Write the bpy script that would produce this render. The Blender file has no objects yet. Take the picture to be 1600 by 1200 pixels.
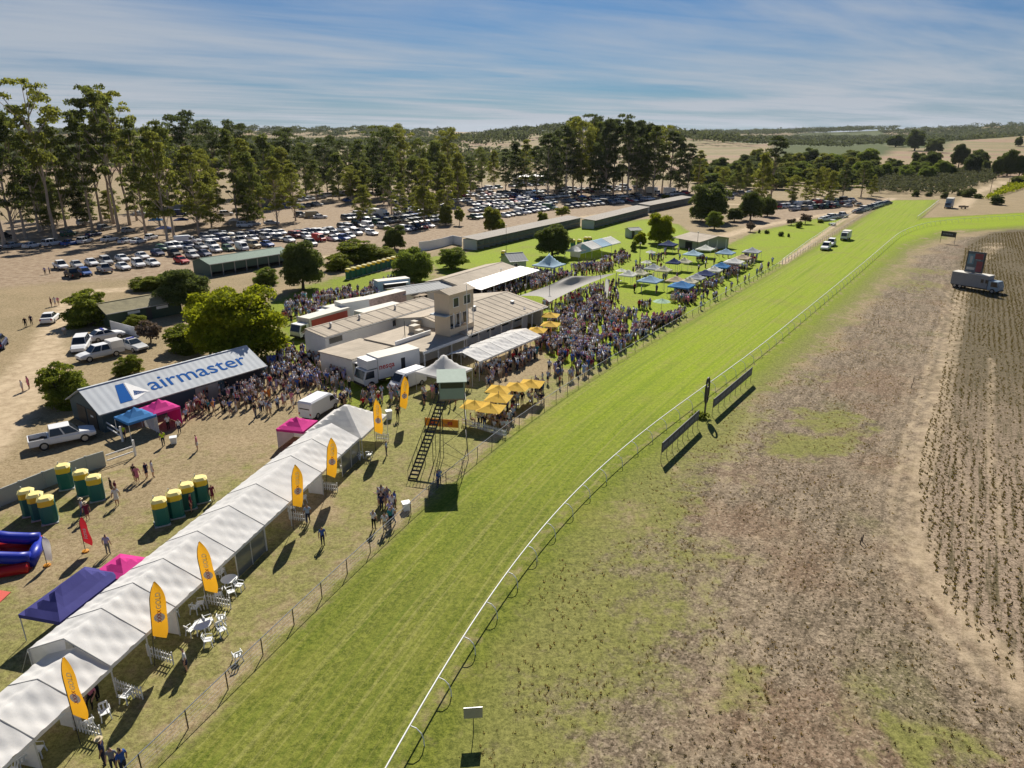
import bpy, math, random
import numpy as np
from mathutils import Vector, Matrix
random.seed(11); rng = np.random.default_rng(11)
SC = bpy.context.scene
COL = SC.collection
R = math.radians

# ------------------------------------------------------------------ camera, sky, sun, exposure
CAM_H, FOC, HORIZON = 30.0, 1100.0, 207.0          # eye height (m), focal length and horizon row of the 1600 px wide photo
PITCH = math.atan((600 - HORIZON) / FOC)
cam = bpy.data.cameras.new('camera'); cam.sensor_width = 36.0; cam.lens = 36.0 * FOC / 1600.0
cam.clip_start = 0.5; cam.clip_end = 30000
camo = bpy.data.objects.new('camera', cam); COL.objects.link(camo)
camo.location = (0, 0, CAM_H); camo.rotation_euler = (math.pi / 2 - PITCH, 0, 0)
SC.camera = camo
SUN_EL, SUN_AZ = R(40), R(2)                        # azimuth measured from +Y towards +X
sund = bpy.data.lights.new('sun', 'SUN'); sund.energy = 4.6; sund.angle = R(0.53); sund.color = (1.0, 0.93, 0.82)
suno = bpy.data.objects.new('sun', sund); COL.objects.link(suno)
sdir = Vector((math.sin(SUN_AZ) * math.cos(SUN_EL), math.cos(SUN_AZ) * math.cos(SUN_EL), math.sin(SUN_EL)))
suno.rotation_euler = sdir.to_track_quat('Z', 'Y').to_euler(); suno.location = sdir * 300

def nd(nt, typ, ins=None, **props):
    n = nt.nodes.new(typ)
    for k, v in props.items(): setattr(n, k, v)
    for k, v in (ins or {}).items():
        s = n.inputs[k]
        if isinstance(v, bpy.types.NodeSocket): nt.links.new(v, s)
        else: s.default_value = v
    return n
def c4(c): return (c[0], c[1], c[2], 1.0)
def mixc(nt, f, a, b, mode='MIX'):
    n = nt.nodes.new('ShaderNodeMix'); n.data_type = 'RGBA'; n.blend_type = mode
    for idx, v in ((0, f), (6, a), (7, b)):
        if isinstance(v, bpy.types.NodeSocket): nt.links.new(v, n.inputs[idx])
        else: n.inputs[idx].default_value = v if idx == 0 else (v if len(v) == 4 else c4(v))
    return n.outputs[2]
def mth(nt, op, a, b=0.0, c=None, clamp=False):
    n = nt.nodes.new('ShaderNodeMath'); n.operation = op; n.use_clamp = clamp
    for i, v in enumerate((a, b) if c is None else (a, b, c)):
        if isinstance(v, bpy.types.NodeSocket): nt.links.new(v, n.inputs[i])
        else: n.inputs[i].default_value = v
    return n.outputs[0]
def mrange(nt, v, a, b, c=0.0, d=1.0, smooth=True):
    n = nd(nt, 'ShaderNodeMapRange', {0: v, 1: a, 2: b, 3: c, 4: d}, interpolation_type='SMOOTHSTEP' if smooth else 'LINEAR')
    return n.outputs[0]
def noise(nt, vec, scale, detail=3.0, rough=0.55, dist=0.0):
    return nd(nt, 'ShaderNodeTexNoise', {'Vector': vec, 'Scale': scale, 'Detail': detail, 'Roughness': rough, 'Distortion': dist}).outputs[0]

W = bpy.data.worlds.new('World'); SC.world = W; W.use_nodes = True
nt = W.node_tree; nt.nodes.clear()
sky = nd(nt, 'ShaderNodeTexSky', sky_type='NISHITA', sun_disc=False, sun_elevation=SUN_EL, sun_rotation=SUN_AZ,
         altitude=100, air_density=1.0, dust_density=0.6, ozone_density=2.0)
tc = nd(nt, 'ShaderNodeTexCoord')
sep = nd(nt, 'ShaderNodeSeparateXYZ', {0: tc.outputs['Generated']})
zz = mth(nt, 'ADD', mth(nt, 'MAXIMUM', sep.outputs[2], 0.0), 0.035)   # a flat cloud sheet seen in perspective
cv = nd(nt, 'ShaderNodeCombineXYZ', {0: mth(nt, 'DIVIDE', sep.outputs[0], zz), 1: mth(nt, 'DIVIDE', sep.outputs[1], zz), 2: 0.0}).outputs[0]
def streak(ang, sx, sy, scale, det, rough, dist):
    v = nd(nt, 'ShaderNodeMapping', {'Vector': cv, 'Rotation': (0, 0, R(ang))}).outputs[0]
    return noise(nt, nd(nt, 'ShaderNodeMapping', {'Vector': v, 'Scale': (sx, sy, 1)}).outputs[0], scale, det, rough, dist)
n1 = streak(50, 0.36, 0.12, 1.0, 6, 0.6, 0.5); n2 = streak(60, 0.9, 0.24, 1.4, 6, 0.62, 0.6); n3 = streak(30, 0.12, 0.14, 1.0, 3, 0.5, 0.3)
cl = mth(nt, 'ADD', mth(nt, 'ADD', mth(nt, 'MULTIPLY', n1, 0.5), mth(nt, 'MULTIPLY', n2, 0.22)), mth(nt, 'MULTIPLY', n3, 0.45))
cloud = mrange(nt, mth(nt, 'SUBTRACT', cl, mrange(nt, sep.outputs[2], 0.06, 0.20, 0.0, 0.075)), 0.44, 0.72)
low = mrange(nt, sep.outputs[2], 0.10, 0.0)                    # the thin sheet looks denser towards the horizon
cloud = mth(nt, 'ADD', mth(nt, 'MULTIPLY', cloud, 0.9), mth(nt, 'MULTIPLY', low, 0.35), None, True)
skyc = mixc(nt, 1.0, sky.outputs[0], (0.11, 0.265, 0.46), 'MULTIPLY')
col = mixc(nt, cloud, skyc, (4.0, 4.4, 4.95))
bg = nd(nt, 'ShaderNodeBackground', {0: col, 1: 0.075})
nd(nt, 'ShaderNodeOutputWorld', {0: bg.outputs[0]})

SC.view_settings.view_transform = 'Standard'; SC.view_settings.look = 'None'
SC.view_settings.gamma = 1.0; SC.view_settings.use_curve_mapping = False
SC.view_settings.exposure = 0.58
SC.render.engine = 'CYCLES'
SC.cycles.max_bounces = 5; SC.cycles.diffuse_bounces = 3; SC.cycles.glossy_bounces = 2
SC.cycles.transmission_bounces = 3; SC.cycles.transparent_max_bounces = 6; SC.cycles.use_denoising = True

# ------------------------------------------------------------------ helpers
_S, _C = math.sin(PITCH), math.cos(PITCH)
def G(px, py, z=0.0):
    """place in the world (x, y) of a photo pixel at height z"""
    v = py - 600; d = _S * FOC + _C * v; k = (CAM_H - z) / d
    return ((px - 800) * k, (_C * FOC - _S * v) * k)
def HT(px, py, top):
    y = G(px, py)[1]; v = top - 600
    return CAM_H - y * (_S * FOC + _C * v) / (_C * FOC - _S * v)
def screen_x(o):
    x, y, z = o.matrix_world.translation if o.parent else o.location
    return x / (_C * y + _S * (CAM_H - z))

MATS = {}
def mat(name, rgb, rough=0.65, metal=0.0, var=0.12, scale=3.0, bump=0.0, coat=0.0, trans=0.0, spec=0.4, wave=0.0):
    if name in MATS: return MATS[name]
    m = bpy.data.materials.new(name); m.use_nodes = True; t = m.node_tree; t.nodes.clear()
    tcn = nd(t, 'ShaderNodeTexCoord').outputs['Object']
    nz = noise(t, tcn, scale, 4, 0.6)
    big = noise(t, tcn, scale * 0.17, 3, 0.5)
    f = mth(t, 'ADD', mth(t, 'MULTIPLY', nz, 0.6), mth(t, 'MULTIPLY', big, 0.4))
    c = mixc(t, mrange(t, f, 0.25, 0.75, 0, 1, False), [x * (1 - var) for x in rgb], [min(1, x * (1 + var)) for x in rgb])
    p = nd(t, 'ShaderNodeBsdfPrincipled', {'Base Color': c, 'Roughness': rough, 'Metallic': metal, 'Specular IOR Level': spec, 'Coat Weight': coat})
    if bump or wave:
        h = nz
        if wave:
            h = nd(t, 'ShaderNodeTexWave', {'Vector': tcn, 'Scale': wave}, wave_type='BANDS', bands_direction='X').outputs[1]
        b = nd(t, 'ShaderNodeBump', {'Strength': bump or 0.5, 'Distance': 0.05, 'Height': h})
        t.links.new(b.outputs[0], p.inputs['Normal'])
    sh = p.outputs[0]
    if trans:
        tr = nd(t, 'ShaderNodeBsdfTranslucent', {0: c})
        sh = nd(t, 'ShaderNodeMixShader', {0: trans, 1: sh, 2: tr.outputs[0]}).outputs[0]
    nd(t, 'ShaderNodeOutputMaterial', {0: sh})
    MATS[name] = m
    return m
def leafmat(name, rgb, trans=0.35, hue=0.25):
    if name in MATS: return MATS[name]
    m = bpy.data.materials.new(name); m.use_nodes = True; t = m.node_tree; t.nodes.clear()
    g = nd(t, 'ShaderNodeNewGeometry'); oi = nd(t, 'ShaderNodeObjectInfo')
    dk = [rgb[0] * (1 - hue), rgb[1] * (1 - hue * .8), rgb[2] * (1 - hue * .6)]; lt = [rgb[0] * (1 + hue * 1.5), rgb[1] * (1 + hue), rgb[2] * (1 + hue * .3)]
    c = mixc(t, g.outputs['Random Per Island'], dk, lt)
    c = mixc(t, mth(t, 'MULTIPLY', oi.outputs['Random'], 0.35), c, [rgb[0] * 1.35, rgb[1] * 1.1, rgb[2] * .9])
    d = nd(t, 'ShaderNodeBsdfPrincipled', {'Base Color': c, 'Roughness': 0.75, 'Specular IOR Level': 0.08})
    tr = nd(t, 'ShaderNodeBsdfTranslucent', {0: mixc(t, 0.5, c, [rgb[0] * 2.0, rgb[1] * 1.7, rgb[2] * .8])})
    mx = nd(t, 'ShaderNodeMixShader', {0: trans, 1: d.outputs[0], 2: tr.outputs[0]})
    nd(t, 'ShaderNodeOutputMaterial', {0: mx.outputs[0]})
    MATS[name] = m
    return m

class MB:
    def __init__(s): s.v = []; s.f = []; s.m = []
    def add(s, vs, fs, m=0):
        o = len(s.v); s.v += [tuple(p) for p in vs]; s.f += [tuple(i + o for i in f) for f in fs]; s.m += [m] * len(fs); return s
    def box(s, x0, x1, y0, y1, z0, z1, m=0):
        return s.add([(x0, y0, z0), (x1, y0, z0), (x1, y1, z0), (x0, y1, z0), (x0, y0, z1), (x1, y0, z1), (x1, y1, z1), (x0, y1, z1)],
                     [(0, 3, 2, 1), (4, 5, 6, 7), (0, 1, 5, 4), (1, 2, 6, 5), (2, 3, 7, 6), (3, 0, 4, 7)], m)
    def frustum(s, b, t, z0, z1, m=0):
        (x0, x1, y0, y1), (a0, a1, b0, b1) = b, t
        return s.add([(x0, y0, z0), (x1, y0, z0), (x1, y1, z0), (x0, y1, z0), (a0, b0, z1), (a1, b0, z1), (a1, b1, z1), (a0, b1, z1)],
                     [(0, 3, 2, 1), (4, 5, 6, 7), (0, 1, 5, 4), (1, 2, 6, 5), (2, 3, 7, 6), (3, 0, 4, 7)], m)
    def tube(s, pts, r, n=6, m=0, caps=True):
        pts = [Vector(p) for p in pts]; rs = r if isinstance(r, (list, tuple)) else [r] * len(pts)
        vs = []; fs = []
        for i, p in enumerate(pts):
            d = (pts[min(i + 1, len(pts) - 1)] - pts[max(i - 1, 0)]).normalized()
            a = d.cross(Vector((0, 0, 1)) if abs(d.z) < 0.95 else Vector((1, 0, 0))).normalized(); b = a.cross(d)
            for k in range(n):
                w = 2 * math.pi * k / n
                vs.append(p + (a * math.cos(w) + b * math.sin(w)) * rs[i])
        for i in range(len(pts) - 1):
            for k in range(n):
                k2 = (k + 1) % n
                fs.append((i * n + k, i * n + k2, (i + 1) * n + k2, (i + 1) * n + k))
        if caps:
            fs.append(tuple(reversed(range(n)))); fs.append(tuple((len(pts) - 1) * n + k for k in range(n)))
        return s.add(vs, fs, m)
    def bar(s, a, b, w, h=None, m=0):
        a, b = Vector(a), Vector(b); d = (b - a).normalized(); h = h or w
        u = d.cross(Vector((0, 0, 1)) if abs(d.z) < 0.95 else Vector((0, 1, 0))).normalized() * (w / 2); v = u.cross(d).normalized() * (h / 2)
        vs = [a - u - v, a + u - v, a + u + v, a - u + v, b - u - v, b + u - v, b + u + v, b - u + v]
        return s.add(vs, [(0, 3, 2, 1), (4, 5, 6, 7), (0, 1, 5, 4), (1, 2, 6, 5), (2, 3, 7, 6), (3, 0, 4, 7)], m)
    def lathe(s, prof, n=10, m=0, cx=0, cy=0):
        vs = []; fs = []
        for r, z in prof:
            for k in range(n):
                w = 2 * math.pi * (k + .5) / n; vs.append((cx + r * math.cos(w), cy + r * math.sin(w), z))
        for i in range(len(prof) - 1):
            for k in range(n):
                k2 = (k + 1) % n; fs.append((i * n + k, i * n + k2, (i + 1) * n + k2, (i + 1) * n + k))
        fs.append(tuple((len(prof) - 1) * n + k for k in range(n)))
        return s.add(vs, fs, m)
    def mesh(s, name, mats):
        me = bpy.data.meshes.new(name); me.from_pydata(s.v, [], s.f)
        for x in (mats if isinstance(mats, (list, tuple)) else [mats]): me.materials.append(x)
        me.polygons.foreach_set('material_index', s.m); me.update(); return me
    def build(s, name, mats, parent=None, smooth=False):
        me = s.mesh(name, mats)
        if smooth: me.shade_smooth()
        return link(name, me, parent)
def link(name, data, parent=None, loc=None, rz=None, scale=None):
    o = bpy.data.objects.new(name, data); COL.objects.link(o)
    if parent: o.parent = parent
    if loc is not None: o.location = loc if len(loc) == 3 else (loc[0], loc[1], 0)
    if rz is not None: o.rotation_euler[2] = rz
    if scale is not None: o.scale = scale if isinstance(scale, (tuple, list)) else (scale,) * 3
    return o
def tag(o, label=None, cat=None, group=None, kind=None):
    if label: o['label'] = label
    if cat: o['category'] = cat
    if group: o['group'] = group
    if kind: o['kind'] = kind
    return o
def thing(name, label, cat, loc=(0, 0, 0), rz=0.0, group=None):
    return tag(link(name, None, None, loc, rz), label, cat, group)
def copy_tree(o, parent=None):
    c = o.copy(); COL.objects.link(c); c.parent = parent
    for ch in list(o.children): copy_tree(ch, c)
    return c
def setmat(o, slot, m):
    o.material_slots[slot].link = 'OBJECT'; o.material_slots[slot].material = m
ORD1 = 'zeroth first second third fourth fifth sixth seventh eighth ninth tenth eleventh twelfth thirteenth fourteenth fifteenth sixteenth seventeenth eighteenth nineteenth'.split()
TENS = ' ten twenty thirty forty fifty sixty seventy eighty ninety'.split(' ')
def ordinal(n):
    if n < 20: return ORD1[n]
    if n < 100: return (TENS[n // 10][:-1] + 'ieth') if n % 10 == 0 else TENS[n // 10] + '-' + ORD1[n % 10]
    return ('two ' if n >= 200 else '') + 'hundred-and-' + ordinal(n % 100) if n % 100 else 'hundredth'
ORDERED = {}
def in_order(o, desc, where):
    """the thing gets '<desc>, <n-th> from the left <where>' once all its neighbours stand"""
    ORDERED.setdefault(where, []).append((o, desc))
    return o
def flat_mesh(name, verts, faces, mats, smooth=False):
    me = bpy.data.meshes.new(name)
    verts = np.asarray(verts, dtype=np.float32); faces = np.asarray(faces, dtype=np.int32); k = faces.shape[1]
    me.vertices.add(len(verts)); me.vertices.foreach_set('co', verts.ravel())
    me.loops.add(faces.size); me.loops.foreach_set('vertex_index', faces.ravel())
    me.polygons.add(len(faces)); me.polygons.foreach_set('loop_start', np.arange(0, faces.size, k, dtype=np.int32))
    me.update(calc_edges=True)
    for x in (mats if isinstance(mats, (list, tuple)) else [mats]): me.materials.append(x)
    if smooth: me.shade_smooth()
    return me

# ------------------------------------------------------------------ terrain
def hills(x, y):
    def g(cx, cy, sx, sy, h): return h * np.exp(-((x - cx) / sx) ** 2 - ((y - cy) / sy) ** 2)
    z = g(170, 1500, 260, 380, 34) + g(-420, 2700, 700, 600, 32) + g(-1500, 2600, 900, 700, 26)
    z = z + g(1150, 1250, 360, 330, 39) + g(2300, 3300, 900, 600, 54) + g(900, 4200, 1500, 700, 26) + g(-2500, 3500, 900, 900, 26) + g(3700, 3300, 900, 700, 60)
    z = z + g(0, 6500, 9000, 1200, 34)
    return z * np.clip((np.hypot(x, y) - 430) / 500, 0, 1)
def pdist(x, y, poly):
    """signed distance to a polygon, positive inside"""
    d = np.full(x.shape, 1e9); ins = np.zeros(x.shape, bool); n = len(poly)
    for i in range(n):
        ax, ay = poly[i]; bx, by = poly[(i + 1) % n]; ex, ey = bx - ax, by - ay
        t = np.clip(((x - ax) * ex + (y - ay) * ey) / (ex * ex + ey * ey + 1e-9), 0, 1)
        d = np.minimum(d, np.hypot(x - ax - t * ex, y - ay - t * ey))
        c = ((ay > y) != (by > y)) & (x < (bx - ax) * (y - ay) / (by - ay + 1e-12) + ax); ins ^= c
    return np.where(ins, d, -d)
def ldist(x, y, line):
    d = np.full(x.shape, 1e9)
    for (ax, ay), (bx, by) in zip(line[:-1], line[1:]):
        ex, ey = bx - ax, by - ay
        t = np.clip(((x - ax) * ex + (y - ay) * ey) / (ex * ex + ey * ey + 1e-9), 0, 1)
        d = np.minimum(d, np.hypot(x - ax - t * ex, y - ay - t * ey))
    return d
def px(*pts): return [G(*p) for p in pts]
FENCE = [(-21.5, 18)] + px((215, 1200), (264, 1179), (476, 954), (508, 925), (540, 897), (570, 871), (661, 782), (729, 727), (764, 697), (796, 672), (940, 578), (990, 548), (1070, 502), (1118, 473), (1160, 451), (1220, 416), (1300, 370), (1390, 313))
RAIL = [(-8.4, 18)] + px((605, 1200), (680, 1090), (735, 985), (790, 905), (860, 815), (945, 735), (1040, 660), (1165, 570), (1250, 500), (1340, 425), (1407, 366), (1450, 351), (1520, 345), (1600, 341), (1750, 338))
def soft(d, w): return np.clip(d / w * 0.5 + 0.5, 0, 1)
def vn(x, y, s, seed):
    X_, Y_ = x * s, y * s; i, j = np.floor(X_), np.floor(Y_); u, v = X_ - i, Y_ - j; u = u * u * (3 - 2 * u); v = v * v * (3 - 2 * v)
    def h(a, b): q = np.sin(a * 127.1 + b * 311.7 + seed * 74.7) * 43758.5453; return q - np.floor(q)
    return (h(i, j) * (1 - u) + h(i + 1, j) * u) * (1 - v) + (h(i, j + 1) * (1 - u) + h(i + 1, j + 1) * u) * v
def fbm(x, y, s, seed): return (vn(x, y, s, seed) * .5 + vn(x, y, s * 2.1, seed + 1) * .3 + vn(x, y, s * 4.3, seed + 2) * .2) * 2 - 1
def masks(x0, y0):
    x, y = x0 + .5 * fbm(x0, y0, .5, 3), y0 + .5 * fbm(x0, y0, .5, 9)
    wx, wy = x0 + 4.2 * fbm(x0, y0, .16, 21), y0 + 4.2 * fbm(x0, y0, .16, 33)
    T = np.zeros_like(x); road = T.copy(); red = T.copy(); brown = T.copy(); crop = T.copy(); vine = T.copy(); lush_glow = T.copy(); yel = T.copy()
    mx = np.maximum
    track = FENCE + px((1466, 312), (1440, 341), (1600, 332), (1800, 328), (1800, 350), (1600, 353), (1470, 362), (1407, 384), (1340, 437), (1250, 512), (1165, 583), (1040, 674), (945, 752), (860, 835), (790, 928), (735, 1012), (680, 1120), (640, 1200)) + [(-6.0, 18)]
    dt = pdist(x, y, track); T = mx(T, soft(dt, 2.2)); lush_glow = mx(lush_glow, soft(dt, 4))
    lawn = px((665, 402), (720, 396), (905, 354), (1010, 342), (1060, 350), (1120, 390), (1180, 362), (1290, 338), (1330, 338), (1220, 416), (1160, 451), (1070, 502), (940, 578), (850, 580), (820, 470), (700, 440))
    d = pdist(x, y, lawn); T = mx(T, soft(d, 2)); lush_glow = mx(lush_glow, 0.9 * soft(d, 4))
    lawn2 = px((400, 480), (520, 430), (650, 420), (700, 440), (640, 500), (640, 640), (560, 660), (520, 600), (430, 560))
    d = pdist(wx, wy, lawn2); T = mx(T, 0.85 * soft(d, 4)); lush_glow = mx(lush_glow, 0.55 * soft(d, 4))
    front = [(-60, 18)] + px((0, 800), (165, 732), (300, 690), (420, 640), (560, 650), (700, 560), (850, 570), (940, 578), (796, 672), (661, 782), (570, 871), (476, 954), (264, 1179)) + [(-21.5, 18)]
    d = pdist(x, y, front); s = soft(d, 2.5); T = mx(T, 0.62 * s); yel = mx(yel, s * (T < 0.99)); yel = np.where(dt > 1.0, 0, yel)
    for c, r, a in ((G(690, 690), 9, 0.95), (G(640, 640), 6, .9), (G(540, 790), 5, .75), (G(250, 680), 6, .9), (G(360, 1000), 4, .7), (G(700, 640), 8, .9)):
        T = mx(T, a * s * np.clip(1.3 - np.hypot(wx - c[0], wy - c[1]) / r, 0, 1)); lush_glow = mx(lush_glow, .5 * s * np.clip(1.2 - np.hypot(wx - c[0], wy - c[1]) / r, 0, 1))
    for c, r in ((G(360, 690), 9), (G(810, 560), 7), (G(120, 850), 6), (G(450, 800), 5), (G(250, 760), 5), (G(430, 640), 8)):
        T = T * (1 - 0.65 * s * np.clip(1.2 - np.hypot(wx - c[0], wy - c[1]) / r, 0, 1) * (dt < 0))
    bare = px((760, 590), (830, 545), (880, 560), (850, 590), (790, 615))
    d = pdist(wx, wy, bare); T *= 1 - 0.75 * soft(d, 2)
    # roads
    for ln, w in ((px((-90, 640), (-20, 640), (30, 590), (70, 545), (90, 505), (112, 470), (150, 455), (230, 450), (420, 408), (560, 398), (640, 398), (700, 380), (850, 347), (1000, 328), (1090, 316), (1200, 322)), 3.0),
                  (px((-40, 720), (20, 650), (60, 600), (80, 550)), 3.0),
                  (px((1395, 312), (1360, 322), (1310, 348), (1260, 385), (1222, 412)), 1.2),
                  (px((1500, 325), (1525, 300), (1570, 285), (1660, 262)), 4.0), (px((1120, 372), (1180, 355), (1260, 340), (1330, 330), (1395, 310)), 3.0)):
        road = mx(road, np.clip(1.25 - ldist(x, y, ln) / w, 0, 1))
    rut = [(1545, 380), (1500, 420), (1478, 470), (1460, 540), (1438, 620), (1412, 700), (1394, 780), (1398, 860), (1440, 950), (1510, 1030), (1600, 1110)]
    def sh(dx, k=1.0): return px(*[(a + dx * (.4 + .6 * (b - 380) / 500) * k, b) for a, b in rut])
    for ln, w, a in ((sh(0), .5, .55), (sh(26), .5, .6), (sh(44), .8, .62), (sh(64), .5, .5), (sh(-34), .5, .34), (sh(14), 1.8, .26), (sh(-60), .6, .22),
                     (px((1190, 830), (1150, 960), (1110, 1080), (1080, 1200)), 0.4, .42), (px((1250, 800), (1205, 930), (1170, 1060), (1150, 1200)), 0.4, .42), (px((1165, 835), (1120, 960), (1075, 1080), (1040, 1200)), 0.35, .35), (px((1330, 760), (1320, 900), (1330, 1050), (1360, 1200)), .5, .3), (px((1220, 810), (1180, 940), (1140, 1060), (1110, 1200)), .35, .3),
                     (px((1180, 640), (1140, 720), (1110, 830), (1090, 960)), 1.2, .3), (px((1480, 620), (1500, 740), (1530, 860)), .5, .45), (px((1550, 560), (1545, 700), (1570, 850)), .6, .5)):
        road = mx(road, a * np.clip(1.3 - ldist(x, y, ln) / w, 0, 1) * np.clip(.95 + .22 * fbm(x0, y0, .3, 51), 0, 1))
    car = px((-200, 470), (-200, 340), (0, 345), (300, 330), (430, 300), (700, 290), (1080, 290), (1085, 318), (850, 346), (720, 372), (640, 395), (500, 398), (300, 432), (100, 440))
    red = mx(red, soft(pdist(x, y, car), 8)); red = mx(red, 0.8 * soft(pdist(x, y, px((1130, 350), (1210, 318), (1400, 308), (1380, 318), (1320, 336), (1190, 358))), 5))
    # the infield
    inf = px((700, 1200), (735, 1070), (800, 960), (870, 880), (950, 800), (1050, 700), (1175, 605), (1260, 545), (1350, 465), (1420, 402), (1480, 372), (1600, 358), (1900, 352), (2600, 700), (2600, 1400)) + [(0, 15)]
    d = pdist(wx, wy, inf); fade = np.clip(np.hypot(x, y) / 60, .6, 1.4); brown = mx(brown, np.clip(d / (7 * fade) + 0.25, 0, 1)); brown = np.where(dt > 1, 0, brown)
    zone = (dt < 0) * (d > -7) * (y < 330); near = np.clip(1.6 - np.hypot(x, y) / 90, .55, 1.2)
    T = mx(T, np.clip(.98 - (-dt) / (17 * near) + .34 * fbm(x0, y0, .22, 71), 0, .76) * zone); yel = np.where(zone & (dt < -1.2), mx(yel, .7 * np.clip(-dt / 4, 0, 1)), yel)
    for c, r, a in ((G(1280, 690), 4.6, .72), (G(1300, 655), 4, .66), (G(1500, 1175), 4.5, .62), (G(1190, 1075), 2.2, .6), (G(1150, 450), 1, 0), (G(1230, 540), 7, .55), (G(1270, 590), 4, .4), (G(1420, 422), 10, .55), (G(1000, 1050), 4, .45), (G(1400, 440), 12, .5), (G(930, 1010), 5, .5), (G(1360, 540), 4, .3)):
        T = mx(T, a * np.clip(1.35 - np.hypot((wx - c[0]) * .75, wy - c[1]) / r + .5 * fbm(x, y, .45, 5), 0, 1) * (d > -3))
    cr = px((1900, 345), (1600, 357), (1545, 363), (1505, 385), (1480, 470), (1475, 545), (1452, 640), (1430, 720), (1432, 840), (1480, 960), (1560, 1050), (1750, 1200), (2600, 1200), (2600, 600))
    crop = soft(pdist((x + wx) / 2, (y + wy) / 2, cr), 4)
    # far country
    for pl in (px((1205, 232), (1250, 216), (1390, 217), (1390, 243), (1300, 258), (1215, 262)), px((1070, 219), (1195, 219), (1180, 234), (1075, 233)), px((1395, 222), (1500, 219), (1470, 236), (1400, 240)), px((1500, 222), (1540, 212), (1480, 219), (1440, 236), (1470, 240))):
        vine = mx(vine, soft(pdist(x, y, pl), 30))
    return np.stack([T, road, red, brown], -1), np.stack([crop, vine, lush_glow, yel], -1)

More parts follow.
